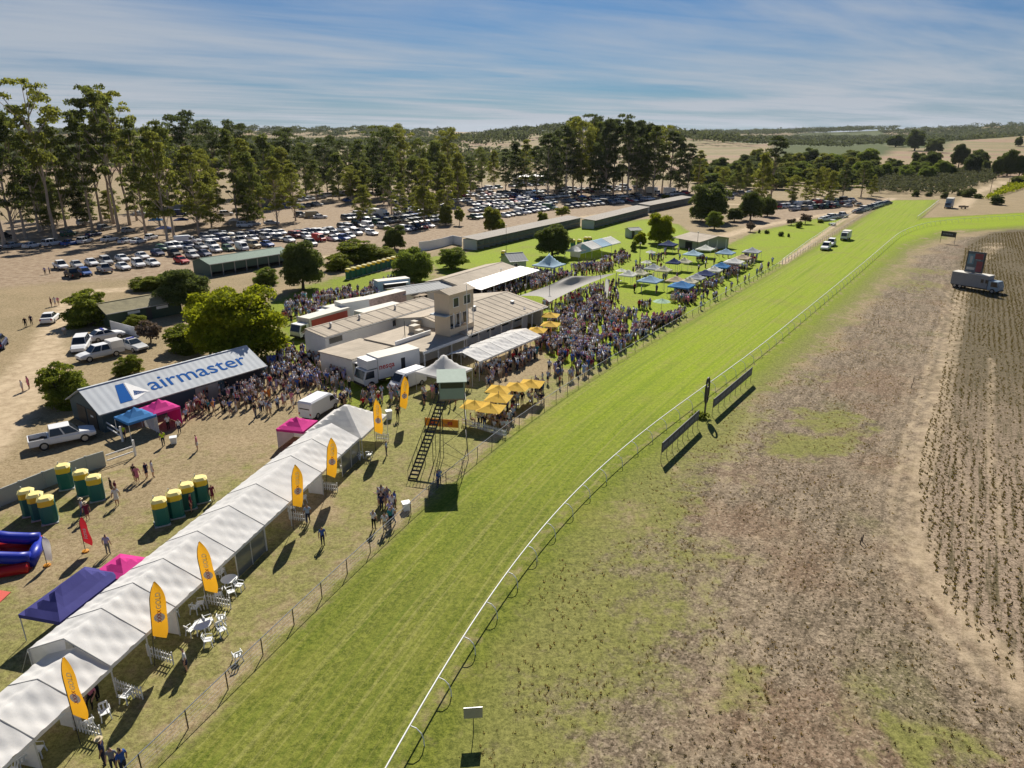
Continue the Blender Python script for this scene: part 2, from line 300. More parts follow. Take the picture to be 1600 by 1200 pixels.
def graded(a, b, step, far_lo, far_hi, fine=None):
    xs = list(np.arange(a, b, step))
    if fine: xs = [v for v in xs if not fine[0] <= v <= fine[1]] + list(np.arange(fine[0], fine[1], fine[2]))
    s = step; v = b
    while v < far_hi: xs.append(v); s *= 1.09; v += s
    s = step; v = a - step
    while v > far_lo: xs.append(v); s *= 1.13; v -= s
    return np.array(sorted(xs))
def ground_material(name, stripes=False):
    m = bpy.data.materials.new(name); m.use_nodes = True; t = m.node_tree; t.nodes.clear()
    P = nd(t, 'ShaderNodeNewGeometry').outputs['Position']
    a1 = nd(t, 'ShaderNodeAttribute', attribute_name='m1'); a2 = nd(t, 'ShaderNodeAttribute', attribute_name='m2')
    s1 = nd(t, 'ShaderNodeSeparateColor', {0: a1.outputs['Color']}); s2 = nd(t, 'ShaderNodeSeparateColor', {0: a2.outputs['Color']})
    turf, road, red, brown = s1.outputs[0], s1.outputs[1], s1.outputs[2], a1.outputs['Alpha']
    crop, vine, lush_glow, yel = s2.outputs[0], s2.outputs[1], s2.outputs[2], a2.outputs['Alpha']
    nL = noise(t, P, 0.11, 4, 0.6); nL2 = noise(t, nd(t, 'ShaderNodeVectorMath', {0: P, 1: (91.0, 37.0, 0)}, operation='ADD').outputs[0], 0.085, 4, 0.65); nM = noise(t, P, 0.7, 5, 0.65, 0.3); nF = noise(t, P, 4.5, 4, 0.7); nG = noise(t, P, 14, 2, 0.6)
    fine = mth(t, 'ADD', mth(t, 'MULTIPLY', nF, 0.6), mth(t, 'MULTIPLY', nG, 0.4))
    nQ = noise(t, P, 1.9, 5, 0.75, 0.2)
    fine = mth(t, 'ADD', mth(t, 'MULTIPLY', fine, 0.62), mth(t, 'MULTIPLY', nQ, 0.38))
    fc = mrange(t, fine, 0.39, 0.61)
    dist = nd(t, 'ShaderNodeVectorMath', {0: P}, operation='LENGTH').outputs['Value']
    crs = nd(t, 'ShaderNodeVectorMath', {0: P, 1: (0.844, -0.535, 0)}, operation='DOT_PRODUCT').outputs['Value']
    alo = nd(t, 'ShaderNodeVectorMath', {0: P, 1: (0.535 * .05, 0.844 * .05, 0)}, operation='DOT_PRODUCT').outputs['Value']
    rowv = nd(t, 'ShaderNodeCombineXYZ', {0: crs, 1: alo, 2: 0.0}).outputs[0]       # drawn out along the rail
    nR = noise(t, rowv, 2.4, 5, 0.65); nW = noise(t, nd(t, 'ShaderNodeVectorMath', {0: rowv, 1: (1, 3.2, 1)}, operation='MULTIPLY').outputs[0], 1.1, 5, 0.7)
    def w(v, k=0.9): return mrange(t, mth(t, 'ADD', v, mth(t, 'MULTIPLY', mth(t, 'SUBTRACT', mth(t, 'ADD', mth(t, 'MULTIPLY', nM, 0.7), mth(t, 'MULTIPLY', fine, 0.3)), 0.5), k)), 0.28, 0.72)
    dry = mixc(t, fc, (0.17, 0.13, 0.066), (0.36, 0.285, 0.165))
    dry = mixc(t, mrange(t, nL, .35, .7), dry, mixc(t, fc, (0.22, 0.16, 0.085), (0.42, 0.33, 0.20)))
    c = mixc(t, w(red, 1.1), dry, mixc(t, mrange(t, nM, .3, .7), mixc(t, fc, (0.18, 0.12, 0.075), (0.29, 0.21, 0.135)), mixc(t, fc, (0.31, 0.235, 0.155), (0.42, 0.335, 0.235))))
    br = mixc(t, mrange(t, mth(t, 'ADD', mth(t, 'MULTIPLY', nM, .45), mth(t, 'MULTIPLY', nW, .55)), .40, .60), mixc(t, fc, (0.045, 0.035, 0.021), (0.18, 0.138, 0.09)), mixc(t, fc, (0.14, 0.105, 0.068), (0.42, 0.335, 0.235)))
    br = mixc(t, mth(t, 'MULTIPLY', mrange(t, nR, .47, .60), .9), br, mixc(t, fc, (0.09, 0.068, 0.045), (0.34, 0.27, 0.19)))
    br = mixc(t, mth(t, 'MULTIPLY', mrange(t, nL2, .48, .64), .42), br, mixc(t, fc, (0.10, 0.055, 0.032), (0.30, 0.185, 0.115)))
    br = mixc(t, mth(t, 'MULTIPLY', mrange(t, nL, .44, .30), .6), br, mixc(t, fc, (0.055, 0.055, 0.02), (0.24, 0.22, 0.10)))
    spk = noise(t, P, 5.2, 2, 0.55); spk2 = noise(t, nd(t, 'ShaderNodeVectorMath', {0: P, 1: (13.0, 57.0, 5.0)}, operation='ADD').outputs[0], 3.4, 3, 0.6)
    br = mixc(t, mth(t, 'MULTIPLY', mrange(t, spk, .55, .63), .75), br, (0.045, 0.036, 0.018)); br = mixc(t, mth(t, 'MULTIPLY', mrange(t, spk2, .56, .66), .6), br, (0.44, 0.355, 0.25))
    c = mixc(t, w(brown, 1.3), c, br)
    cp = mixc(t, mth(t, 'MULTIPLY', mrange(t, nR, .34, .52), mrange(t, mth(t, 'ADD', dist, mth(t, 'MULTIPLY', nL2, 60)), 95, 150, .95, .15)), mixc(t, fc, (0.05, 0.042, 0.02), (0.165, 0.132, 0.07)), mixc(t, fc, (0.17, 0.125, 0.085), (0.42, 0.325, 0.235)))
    cp = mixc(t, mth(t, 'MULTIPLY', mrange(t, spk, .54, .62), .7), cp, (0.05, 0.042, 0.02))
    c = mixc(t, w(crop, 0.6), c, cp)
    nP = noise(t, nd(t, 'ShaderNodeMapping', {'Vector': P, 'Scale': (0.0016, 0.0034, 1)}).outputs[0], 1.0, 2, 0.5)
    farf = mrange(t, dist, 420, 700)
    c = mixc(t, mth(t, 'MULTIPLY', farf, mrange(t, nP, .48, .56)), c, mixc(t, fc, (0.16, 0.14, 0.06), (0.27, 0.24, 0.12)))
    c = mixc(t, mth(t, 'MULTIPLY', farf, mrange(t, nP, .45, .38)), c, mixc(t, fc, (0.24, 0.15, 0.095), (0.34, 0.235, 0.16)))
    c = mixc(t, w(vine, 0.2), c, mixc(t, mrange(t, nR, .3, .7), (0.040, 0.062, 0.012), (0.085, 0.105, 0.022)))
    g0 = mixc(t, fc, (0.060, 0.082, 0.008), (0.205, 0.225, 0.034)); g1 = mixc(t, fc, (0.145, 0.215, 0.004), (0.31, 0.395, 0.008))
    far_lush_glow = mth(t, 'MULTIPLY', lush_glow, mrange(t, mth(t, 'ADD', dist, mth(t, 'MULTIPLY', nL, 50)), 55, 125))  # turf colour brightens with distance: backlit glow painted in with the lush green
    gr = mixc(t, far_lush_glow, g0, g1)
    gr = mixc(t, mth(t, 'MULTIPLY', mrange(t, nL, .5, .68), 0.38), gr, mixc(t, fc, (0.16, 0.14, 0.03), (0.29, 0.26, 0.075)))
    gr = mixc(t, mth(t, 'MULTIPLY', yel, 0.62), gr, mixc(t, fc, (0.15, 0.13, 0.05), (0.36, 0.32, 0.14)))
    if stripes:
        uv = nd(t, 'ShaderNodeUVMap', uv_map='lane').outputs[0]
        sv = nd(t, 'ShaderNodeMapping', {'Vector': uv, 'Scale': (0.012, 1.1, 1)}).outputs[0]
        ns = noise(t, sv, 1.7, 5, 0.7)
        gr = mixc(t, mth(t, 'MULTIPLY', mrange(t, ns, .50, .64), 0.62), gr, mixc(t, fc, (0.17, 0.17, 0.05), (0.34, 0.33, 0.10)))
        gr = mixc(t, mth(t, 'MULTIPLY', mrange(t, ns, .50, .34), 0.5), gr, (0.075, 0.13, 0.01))
    if stripes:
        sy = nd(t, 'ShaderNodeSeparateXYZ', {0: uv}).outputs[1]
        bandv = mth(t, 'SINE', mth(t, 'MULTIPLY', mth(t, 'ADD', sy, mth(t, 'MULTIPLY', ns, .8)), 2.1)); gr = mixc(t, mrange(t, bandv, -.5, .5, 0, .28), gr, mixc(t, .5, gr, (0.25, 0.265, 0.05)))
    c = mixc(t, w(turf, 1.5), c, gr)
    c = mixc(t, mrange(t, mth(t, 'ADD', road, mth(t, 'MULTIPLY', mth(t, 'SUBTRACT', nM, .5), mth(t, 'MULTIPLY', road, .9))), 0.08, 0.95), c, mixc(t, mrange(t, nM, .3, .7), mixc(t, fc, (0.30, 0.22, 0.135), (0.46, 0.36, 0.235)), (0.54, 0.43, 0.285)))
    b = nd(t, 'ShaderNodeBump', {'Strength': 0.55, 'Distance': 0.12, 'Height': mth(t, 'ADD', fine, mth(t, 'MULTIPLY', nM, 0.8))})
    p = nd(t, 'ShaderNodeBsdfPrincipled', {'Base Color': c, 'Roughness': 0.9, 'Specular IOR Level': 0.12, 'Normal': b.outputs[0]})
    nd(t, 'ShaderNodeOutputMaterial', {0: p.outputs[0]})
    return m
def add_masks(me, x, y):
    m1, m2 = masks(x, y)
    for nm, a in (('m1', m1), ('m2', m2)):
        at = me.attributes.new(nm, 'FLOAT_COLOR', 'POINT'); at.data.foreach_set('color', a.astype(np.float32).ravel())
gx = graded(-170, 235, 1.6, -9000, 9000, (-55, 100, 0.75)); gy = graded(14, 335, 1.6, -250, 9500, (24, 115, 0.75))
X, Y = np.meshgrid(gx, gy); x, y = X.ravel(), Y.ravel(); z = hills(x, y)
nx, ny = len(gx), len(gy); ii = np.arange((ny - 1) * (nx - 1)); ii = ii + ii // (nx - 1)
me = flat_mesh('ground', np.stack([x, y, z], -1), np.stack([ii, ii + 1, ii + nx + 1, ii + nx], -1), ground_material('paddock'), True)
add_masks(me, x, y)
tag(link('ground', me), 'dry paddock, lawn and bare infield soil around the racecourse', None, None, 'structure')

def resample(line, n):
    p = np.array(line, float); s = np.r_[0, np.cumsum(np.hypot(*np.diff(p, axis=0).T))]
    # smooth the hand-picked points a little
    t = np.linspace(0, s[-1], n); q = np.stack([np.interp(t, s, p[:, 0]), np.interp(t, s, p[:, 1])], -1)
    k = max(1, n // 30)
    ker = np.ones(2 * k + 1) / (2 * k + 1)
    for _ in range(2):
        pad = np.concatenate([2 * q[0] - q[k:0:-1], q, 2 * q[-1] - q[-2:-k - 2:-1]])
        q = np.stack([np.convolve(pad[:, 0], ker, 'valid'), np.convolve(pad[:, 1], ker, 'valid')], -1)
    return q
def strip(name, Lp, Rp, n, k, mtl, zoff, label):
    a, b = resample(Lp, n), resample(Rp, n); t = np.linspace(0, 1, k)[None, :, None]
    pts = a[:, None, :] * (1 - t) + b[:, None, :] * t; P = pts.reshape(-1, 2)
    v = np.c_[P, np.full(len(P), zoff)]; i = np.arange((n - 1) * (k - 1)); i = i + i // (k - 1)
    me = flat_mesh(name, v, np.stack([i, i + 1, i + k + 1, i + k], -1), mtl, True); add_masks(me, P[:, 0], P[:, 1])
    mid = (a + b) / 2; s = np.r_[0, np.cumsum(np.hypot(*np.diff(mid, axis=0).T))]; wd = np.hypot(*(b - a).T)
    uv = np.stack([np.repeat(s, k), (np.linspace(0, 1, k)[None, :] * wd[:, None]).ravel()], -1)
    l = me.uv_layers.new(name='lane'); vi = np.empty(len(me.loops), np.int32); me.loops.foreach_get('vertex_index', vi)
    l.data.foreach_set('uv', uv[vi].astype(np.float32).ravel())
    return tag(link(name, me), label, None, None, 'structure')
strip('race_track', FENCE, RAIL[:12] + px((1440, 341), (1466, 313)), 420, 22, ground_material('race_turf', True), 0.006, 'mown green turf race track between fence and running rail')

# ------------------------------------------------------------------ trees
BARK = mat('gum_bark', (0.42, 0.34, 0.27), 0.9, var=0.35, scale=1.5, bump=0.3)
BARKD = mat('dark_bark', (0.12, 0.09, 0.065), 0.9, var=0.3, scale=2, bump=0.3)
LEAF = {'gum': leafmat('gum_leaves', (0.118, 0.156, 0.046), 0.52), 'gum2': leafmat('olive_gum_leaves', (0.173, 0.205, 0.049), 0.55), 'gumd': leafmat('dark_gum_leaves', (0.074, 0.105, 0.041), 0.46),
        'yellow': leafmat('yellow_green_leaves', (0.20, 0.25, 0.018), 0.55, 0.5), 'dark': leafmat('dark_leaves', (0.096, 0.134, 0.041), 0.48), 'mid': leafmat('mid_green_leaves', (0.154, 0.218, 0.044), 0.5),
        'bush': leafmat('bush_leaves', (0.166, 0.211, 0.033), 0.5), 'grey': leafmat('grey_leaves', (0.14, 0.115, 0.10), 0.3), 'olive': leafmat('olive_leaves', (0.075, 0.092, 0.055), 0.35), 'far': leafmat('far_leaves', (0.077, 0.102, 0.058), 0.4)}
def leaf_mesh(name, clumps, leaf, per, mtl, seed, flat=0.0, rnd=0.8):
    """clumps: (x, y, z, rx, rz); leaf-sized quads over each clump, facing outwards with jitter"""
    g = np.random.default_rng(seed); C = np.array(clumps); k = np.maximum(6, (per * (C[:, 3] / C[:, 3].mean()) ** 2).astype(int)); idx = np.repeat(np.arange(len(C)), k); n = len(idx)
    d = g.normal(size=(n, 3)); d /= np.linalg.norm(d, axis=1)[:, None]; d[:, 2] = np.where(d[:, 2] < -0.35, -d[:, 2] * .6, d[:, 2])
    r = g.uniform(0.45, 1.08, n) ** 0.6
    c = C[idx, :3] + d * r[:, None] * np.stack([C[idx, 3], C[idx, 3], C[idx, 4]], -1)
    nn = d + g.normal(size=(n, 3)) * rnd; nn[:, 2] += 0.25; nn /= np.linalg.norm(nn, axis=1)[:, None]
    a = np.cross(nn, g.normal(size=(n, 3))); a /= np.linalg.norm(a, axis=1)[:, None] + 1e-9; b = np.cross(nn, a)
    s = leaf * g.uniform(0.6, 1.35, n)[:, None]
    a = a * s; b = b * s * 0.62
    v = np.stack([c - a, c - b * .9 + a * .1, c + a, c + b * .9 - a * .1], 1).reshape(-1, 3)
    return flat_mesh(name, v, np.arange(4 * n).reshape(-1, 4), mtl)
def gum_protos(seed, h, start, spread, ncl, leaf, per, lean=1.0, vase=False):
    g = random.Random(seed); mb = MB(); n = 9
    wob = [(g.uniform(-1, 1) * .5 * lean * i / n, g.uniform(-1, 1) * .5 * lean * i / n) for i in range(n + 1)]
    tr = [Vector((wob[i][0], wob[i][1], h * .93 * i / n)) for i in range(n + 1)]
    rad = [h * 0.0125 * (1.35 if i == 0 else 1.0) * (1 - .82 * i / n) for i in range(n + 1)]
    mb.tube(tr, rad, 7)
    def at(t):
        f = min(max(t, 0), .999) * n; i = int(f); return tr[i].lerp(tr[i + 1], f - i)
    cl = []
    for k in range(ncl):
        t = start + (1 - start) * (k + g.random()) / ncl
        prof = math.sin(math.pi * min(1, ((t - start) / (1 - start)) * .75 + .22)) ** .8
        if vase: prof = .35 + .75 * ((t - start) / (1 - start)) ** .7 * (1.0 if t < .93 else .6)
        a = g.uniform(0, 2 * math.pi); r = spread * prof * g.uniform(.25, 1.0)
        o = at(t * .98 - .13); c = Vector((o.x + r * math.cos(a), o.y + r * math.sin(a), h * t + g.uniform(-.03, .03) * h))
        rx = spread * g.uniform(.17, .36); cl.append((c.x, c.y, c.z, rx, rx * g.uniform(.5, .72)))
        if r > spread * .28 and k % 2 == 0:
            m = o.lerp(c, .5) + Vector((0, 0, -.06 * r)); mb.tube([o, m, c - Vector((0, 0, rx * .2))], [h * .0042, h * .003, h * .0014], 4, caps=False)
    return mb.mesh('trunk', BARK), leaf_mesh('crown', cl, leaf, per, LEAF['gum'], seed)
def round_protos(seed, leaf=0.30, per=150, ncl=44, low=0.18):
    """a broad tree one unit wide and one unit high, leaf size relative to that"""
    g = random.Random(seed); mb = MB(); cl = []
    mb.tube([(0, 0, 0), (.01, 0, .2), (0, .01, .5)], [.035, .026, .016], 7)
    for k in range(ncl):
        u = g.uniform(-.8, 1); a = g.uniform(0, 2 * math.pi); q = math.sqrt(max(0, 1 - u * u)) if u > 0 else 1 - .45 * u * u
        rr = g.uniform(.62, 1.05); c = Vector((.36 * q * rr * math.cos(a), .36 * q * rr * math.sin(a), low + .36 + (1 - low - .42) * u * rr * (.98 if u > 0 else .62)))
        w = g.uniform(.08, .19); cl.append((c.x, c.y, c.z, w, w * .72))
        if k % 5 == 0: mb.tube([(0, 0, .25), (c.x * .5, c.y * .5, .25 + (c.z - .25) * .6), c], [.016, .011, .004], 4, caps=False)
    for k in range(10): a = g.uniform(0, 6.28); cl.append((.14 * math.cos(a), .14 * math.sin(a), low + .36 + g.uniform(-.1, .2), .22, .2))
    return mb.mesh('trunk', BARKD), leaf_mesh('crown', cl, leaf, per, LEAF['mid'], seed)
GUMS = [gum_protos(1, 40, .36, 7.0, 58, .44, 95), gum_protos(2, 40, .44, 6.2, 42, .44, 95), gum_protos(3, 40, .22, 7.8, 78, .44, 95), gum_protos(4, 40, .48, 7.4, 38, .44, 95, 1.8, True),
        gum_protos(5, 40, .12, 10.5, 100, .52, 100), gum_protos(6, 40, .20, 11.0, 84, .52, 100, 1.6, True)]
ROUND = [round_protos(21, .021, 420, 62, .0), round_protos(22, .021, 420, 62, .03), round_protos(23, .026, 300, 46, -.08), round_protos(24, .05, 70, 30, .1)]
def plant_tree(name, proto, pos, scale, leafm, cat='tree', group=None, bark=None):
    r = link(name, None, None, (pos[0], pos[1], float(hills(np.array(pos[0]), np.array(pos[1])))), random.uniform(0, 6.28)); r.scale = scale
    t = link('trunk', proto[0], r); c = link('crown', proto[1], r); setmat(c, 0, LEAF[leafm])
    if bark: setmat(t, 0, bark)
    tag(r, None, cat, group); return r
def gum_at(bx, by, top, k, wide=1.0, leafm=None, where='beside the car park', desc='tall bare-trunked gum tree'):
    h = HT(bx, by, top); s = h / 40.5
    o = plant_tree('gum_tree', GUMS[k], G(bx, by), (s * wide, s * wide, s), leafm or random.choice(['gum', 'gum', 'gum2', 'gumd']), group='gum trees ' + where)
    return in_order(o, desc, where)
LW = 'in the far-left gum stand'
for a in ((-30, 392, 150, 2), (8, 388, 118, 1), (24, 377, 150, 2), (41, 373, 172, 0), (62, 362, 160, 1), (87, 373, 118, 3), (104, 358, 190, 0), (122, 352, 215, 4, .8), (145, 360, 178, 0), (160, 352, 150, 1), (178, 350, 128, 3), (186, 362, 140, 1), (203, 352, 138, 3),
          (228, 366, 185, 2), (214, 345, 205, 0), (250, 352, 200, 4, .7), (262, 378, 205, 2), (272, 370, 192, 0), (311, 366, 228, 2, 1.1), (330, 345, 238, 5, .8), (372, 352, 205, 0), (388, 345, 216, 2, 1.1), (398, 352, 240, 4, .8), (76, 352, 240, 4, .8)):
    gum_at(a[0], a[1], a[2], a[3], (a[4] if len(a) > 4 else 0.95) * .92, None, LW)
MW = 'in the middle car park'
for a in ((300, 318, 178, 5, 1.0, 'gumd'), (340, 312, 192, 5, 1.0, 'gumd'), (380, 308, 192, 5, .9, 'gumd'), (408, 335, 228, 0), (420, 318, 212, 4), (434, 352, 245, 2), (446, 322, 232, 4), (455, 312, 204, 5, 1, 'gumd'), (462, 345, 255, 2, 1, 'gum2'), (478, 305, 225, 4), (495, 320, 250, 2), (512, 303, 215, 5), (530, 312, 240, 4), (548, 300, 222, 5, 1, 'gumd'), (565, 305, 218, 2, 1.2),
          (582, 300, 228, 4, 1, 'gumd'), (600, 318, 205, 5, .8), (612, 335, 235, 2), (598, 306, 194, 3, 1.2), (628, 304, 198, 5, .8), (645, 318, 250, 4), (663, 350, 248, 2, 1, 'gum2'), (660, 305, 220, 5, .8), (682, 312, 222, 4), (700, 345, 262, 2, 1, 'gum2'), (701, 303, 203, 5, .8), (716, 318, 240, 4, 1, 'gum2'), (735, 312, 250, 2), (753, 296, 232, 5, .7), (772, 290, 236, 4, .9), (790, 300, 232, 2), (520, 310, 262, 2), (430, 312, 225, 5), (560, 314, 258, 2, 1, 'gum2')):
    gum_at(a[0], a[1], a[2], a[3], a[4] if len(a) > 4 else 1.0, a[5] if len(a) > 5 else None, MW, 'spreading gum tree')
ug = random.Random(31)
for k in range(11): gum_at(ug.uniform(60, 400), ug.uniform(338, 362), ug.uniform(262, 300), ug.choice([4, 4, 5, 2]), 1.15, ug.choice(['gum', 'gum2', 'gum2']), LW, 'low bushy gum')
for k in range(26): gum_at(ug.uniform(400, 800), ug.uniform(292, 318), ug.uniform(240, 272), ug.choice([4, 5, 2]), 1.15, ug.choice(['gum', 'gum2', 'gumd']), MW, 'spreading gum tree')
for k in range(9): gum_at(ug.uniform(480, 700), ug.uniform(330, 352), ug.uniform(285, 310), ug.choice([4, 2]), 1.2, 'gum2', MW, 'small bushy gum')
CW = 'in the grove behind the stalls'
for a in ((806, 302, 222, 4, .9), (822, 300, 218, 2), (838, 306, 228, 2, 1.1), (856, 308, 208, 2, 1.1), (868, 304, 215, 4, .8), (884, 308, 198, 0, 1.2), (895, 302, 182, 2, 1.0), (908, 306, 188, 5, .8), (922, 301, 176, 3, 1.0), (934, 303, 190, 2), (946, 308, 188, 4, .9), (958, 306, 186, 2, 1.1), (972, 300, 176, 3, .9), (980, 308, 190, 0, 1.2), (994, 304, 188, 2, 1), (1008, 303, 195, 4, .8), (1020, 306, 196, 2, 1), (1034, 303, 194, 3, 1.0), (1046, 304, 205, 2, 1.1), (1060, 302, 215, 4, .8), (1074, 302, 224, 2, 1), (1090, 300, 235, 2, 1, 'gum2'), (870, 296, 205, 4, .9, 'gumd'), (930, 296, 186, 4, .9, 'gumd'), (1000, 296, 195, 4, .9, 'gumd')):
    gum_at(a[0], a[1], a[2], a[3], a[4] if len(a) > 4 else 1.0, a[5] if len(a) > 5 else 'gumd' if random.random() < .5 else None, CW, 'tall dense gum tree')
RW = 'beside the far parked cars'
for a in ((1204, 312, 212, 2, 1.3, 'gumd'), (1188, 318, 240, 4, .9), (1236, 322, 275, 5, 1, 'gum2'), (1258, 316, 282, 4, 1, 'gum2'), (1272, 320, 264, 2, 1.3), (1296, 318, 268, 4), (1316, 312, 256, 2, 1.2, 'gumd'), (1345, 308, 252, 2, 1.5), (1362, 306, 275, 4, 1, 'gum2'), (1285, 306, 262, 5), (1150, 304, 258, 4, 1), (1128, 302, 262, 5, 1, 'gum2'), (1165, 296, 250, 4)):
    gum_at(a[0], a[1], a[2], a[3], a[4] if len(a) > 4 else 1.0, a[5] if len(a) > 5 else None, RW, 'bushy gum tree')
for i, (bx, by, top) in enumerate(((1203, 340, 305), (698, 352, 316), (715, 350, 318), (470, 332, 292), (828, 354, 328))):
    pass
def broad(bx, by, top, wpx, k, leafm, label, name='shade_tree', cat='tree', group=None):
    gp = G(bx, by); h = HT(bx, by, top); w = wpx * (_C * gp[1] + _S * CAM_H) / FOC
    return tag(plant_tree(name, ROUND[k], gp, (w / .98, w / .98, h), leafm, cat, group), label)
broad(378, 562, 432, 150, 0, 'yellow', 'big yellow-green shade tree over the crowd behind the lettered shed')
broad(345, 556, 448, 110, 1, 'yellow', 'yellow-green shade tree merged with the bigger one behind the lettered shed')
broad(474, 452, 374, 74, 1, 'dark', 'dense dark round tree beside the long green-roofed shed')
broad(646, 440, 380, 66, 0, 'mid', 'light green broad tree behind the blue and white food van')
broad(706, 420, 386, 54, 1, 'mid', 'smaller light green tree near the low tan-roofed building')
broad(617, 390, 346, 40, 0, 'dark', 'dark tree between the car park and the row of toilets')
broad(863, 402, 350, 62, 1, 'dark', 'dark tree standing behind the small peaked white tent')
broad(1031, 380, 326, 46, 0, 'yellow', 'rounded yellow-green tree on the far lawn by the pale-roofed pavilion')
broad(1000, 385, 362, 22, 1, 'yellow', 'small yellowing tree next to the rounded tree on the far lawn', 'small_tree')
broad(1106, 346, 276, 66, 0, 'dark', 'large dark tree behind the pale-roofed pavilion')
broad(1116, 358, 329, 31, 1, 'mid', 'small round green tree behind the pavilion roof')
broad(1172, 344, 298, 42, 1, 'dark', 'dark round tree by the far dirt yard')
broad(1199, 338, 302, 26, 0, 'dark', 'narrow dark tree touching a rounder one by the far dirt yard')
broad(1147, 346, 324, 30, 1, 'dark', 'low dark tree left of the far dirt yard')
broad(292, 486, 418, 84, 1, 'dark', 'dark glossy tree leaning over the mossy shed roof')
broad(140, 506, 450, 84, 2, 'bush', 'large green bush at the end of the mossy-roofed shed', 'bush', 'bush')
broad(105, 632, 563, 82, 2, 'bush', 'round green bush at the corner of the lettered shed', 'bush', 'bush')
broad(203, 586, 553, 48, 2, 'bush', 'small green bush behind the lettered shed roof', 'bush', 'bush')
broad(232, 452, 430, 62, 2, 'bush', 'wide green bush behind the mossy shed roof', 'bush', 'bush')
broad(270, 450, 422, 52, 2, 'mid', 'tall green bush next to the dark glossy tree', 'bush', 'bush')
broad(416, 444, 416, 46, 2, 'mid', 'round green bush under the long green-roofed shed', 'bush', 'bush')
broad(292, 548, 505, 74, 2, 'bush', 'leafy bush between the police cars and the yellow-green tree', 'bush', 'bush')
broad(236, 535, 498, 40, 3, 'grey', 'bare grey-purple shrub by the white garden fence', 'shrub', 'shrub')
broad(213, 508, 490, 40, 2, 'bush', 'clump of pale green leaves at the mossy shed wall', 'shrub', 'shrub')
broad(560, 408, 372, 76, 2, 'bush', 'wide green thicket behind the row of toilets', 'thicket', 'bush')
broad(528, 422, 394, 50, 2, 'bush', 'lower green thicket left of the toilets', 'thicket', 'bush')
broad(596, 406, 384, 60, 2, 'bush', 'green thicket at the right end of the toilets', 'thicket', 'bush')
for i, (bx, by, top, w, lf) in enumerate(((697, 352, 316, 24, 'gum2'), (718, 352, 320, 18, 'gum2'), (770, 362, 318, 34, 'gum2'), (782, 365, 340, 20, 'bush'), (848, 352, 328, 20, 'gum2'), (878, 342, 320, 24, 'gum2'), (1040, 312, 302, 16, 'gum2'))):
    in_order(broad(bx, by, top, w, 3 if i % 2 else 0, lf, None, 'sapling', 'tree', 'young trees along the dirt road'), 'young open tree', 'along the dirt road behind the stalls')
for i, (bx, by, top, w, lf) in enumerate(((1172, 362, 345, 16, 'grey'), (1236, 352, 340, 16, 'grey'), (1258, 350, 332, 20, 'grey'), (1248, 356, 344, 12, 'mid'), (1282, 348, 342, 12, 'bush'), (1198, 365, 359, 9, 'dark'), (1220, 369, 361, 10, 'dark'), (1186, 364, 358, 5, 'dark'), (1232, 370, 364, 5, 'dark'), (972, 398, 386, 14, 'mid'), (990, 392, 374, 12, 'mid'))):
    in_order(broad(bx, by, top, w, 3 if lf == 'grey' else 2, lf, None, 'garden_shrub', 'shrub', 'shrubs dotted on the far lawn'), 'small rounded shrub', 'among shrubs dotting the far lawn')
for i, (bx, by, top, w) in enumerate(((1430, 307, 296, 14), (1451, 307, 299, 12), (1475, 310, 299, 13), (1500, 306, 296, 13), (1513, 308, 292, 24), (1528, 310, 302, 16), (1557, 320, 303, 23), (1590, 288, 274, 26))):
    in_order(broad(bx, by, top, w, 2, 'dark', None, 'hedge_bush', 'bush', 'dark bushes beyond the end of the track'), 'dark clipped round bush', 'among the bushes beyond the track end')
for i, (bx, by, top, w, lf) in enumerate(((1398, 236, 214, 30, 'dark'), (1428, 240, 206, 32, 'dark'), (1458, 242, 216, 30, 'dark'), (1452, 270, 236, 38, 'dark'), (1432, 262, 234, 22, 'dark'), (1497, 262, 224, 28, 'gumd'), (1526, 264, 229, 30, 'dark'), (1518, 272, 240, 30, 'gumd'), (1573, 275, 227, 32, 'dark'), (1592, 275, 242, 24, 'dark'), (1588, 240, 222, 12, 'gum'), (1556, 276, 244, 18, 'dark'), (1540, 268, 248, 14, 'gum'), (1622, 272, 240, 30, 'dark'))):
    in_order(broad(bx, by, top, w, i % 2, lf, None, 'paddock_tree', 'tree', 'paddock trees beyond the olive grove'), 'dark rounded paddock tree', 'beyond the olive grove')
g = random.Random(5)
for i in range(70):                                   # the belt of trees along the creek
    bx = 1095 + 265 * i / 70 + g.uniform(-8, 8); by = g.uniform(262, 296) if bx > 1150 else g.uniform(270, 292)
    in_order(broad(bx, by, by - g.uniform(18, 36), g.uniform(24, 44), i % 2, g.choice(['gum', 'dark', 'gum2', 'mid', 'dark']), None, 'creek_tree', 'tree', 'trees in the belt along the creek'), 'creek-side tree', 'in the thick tree belt along the creek')
for i in range(26):
    bx = 1340 + 150 * i / 26 + g.uniform(-6, 6); by = g.uniform(268, 282)
    in_order(broad(bx, by, by - g.uniform(14, 26), g.uniform(20, 30), i % 2, g.choice(['dark', 'mid', 'gum']), None, 'creek_tree', 'tree', 'trees behind the olive grove'), 'dark creek-side tree', 'in the tree line behind the olive grove')

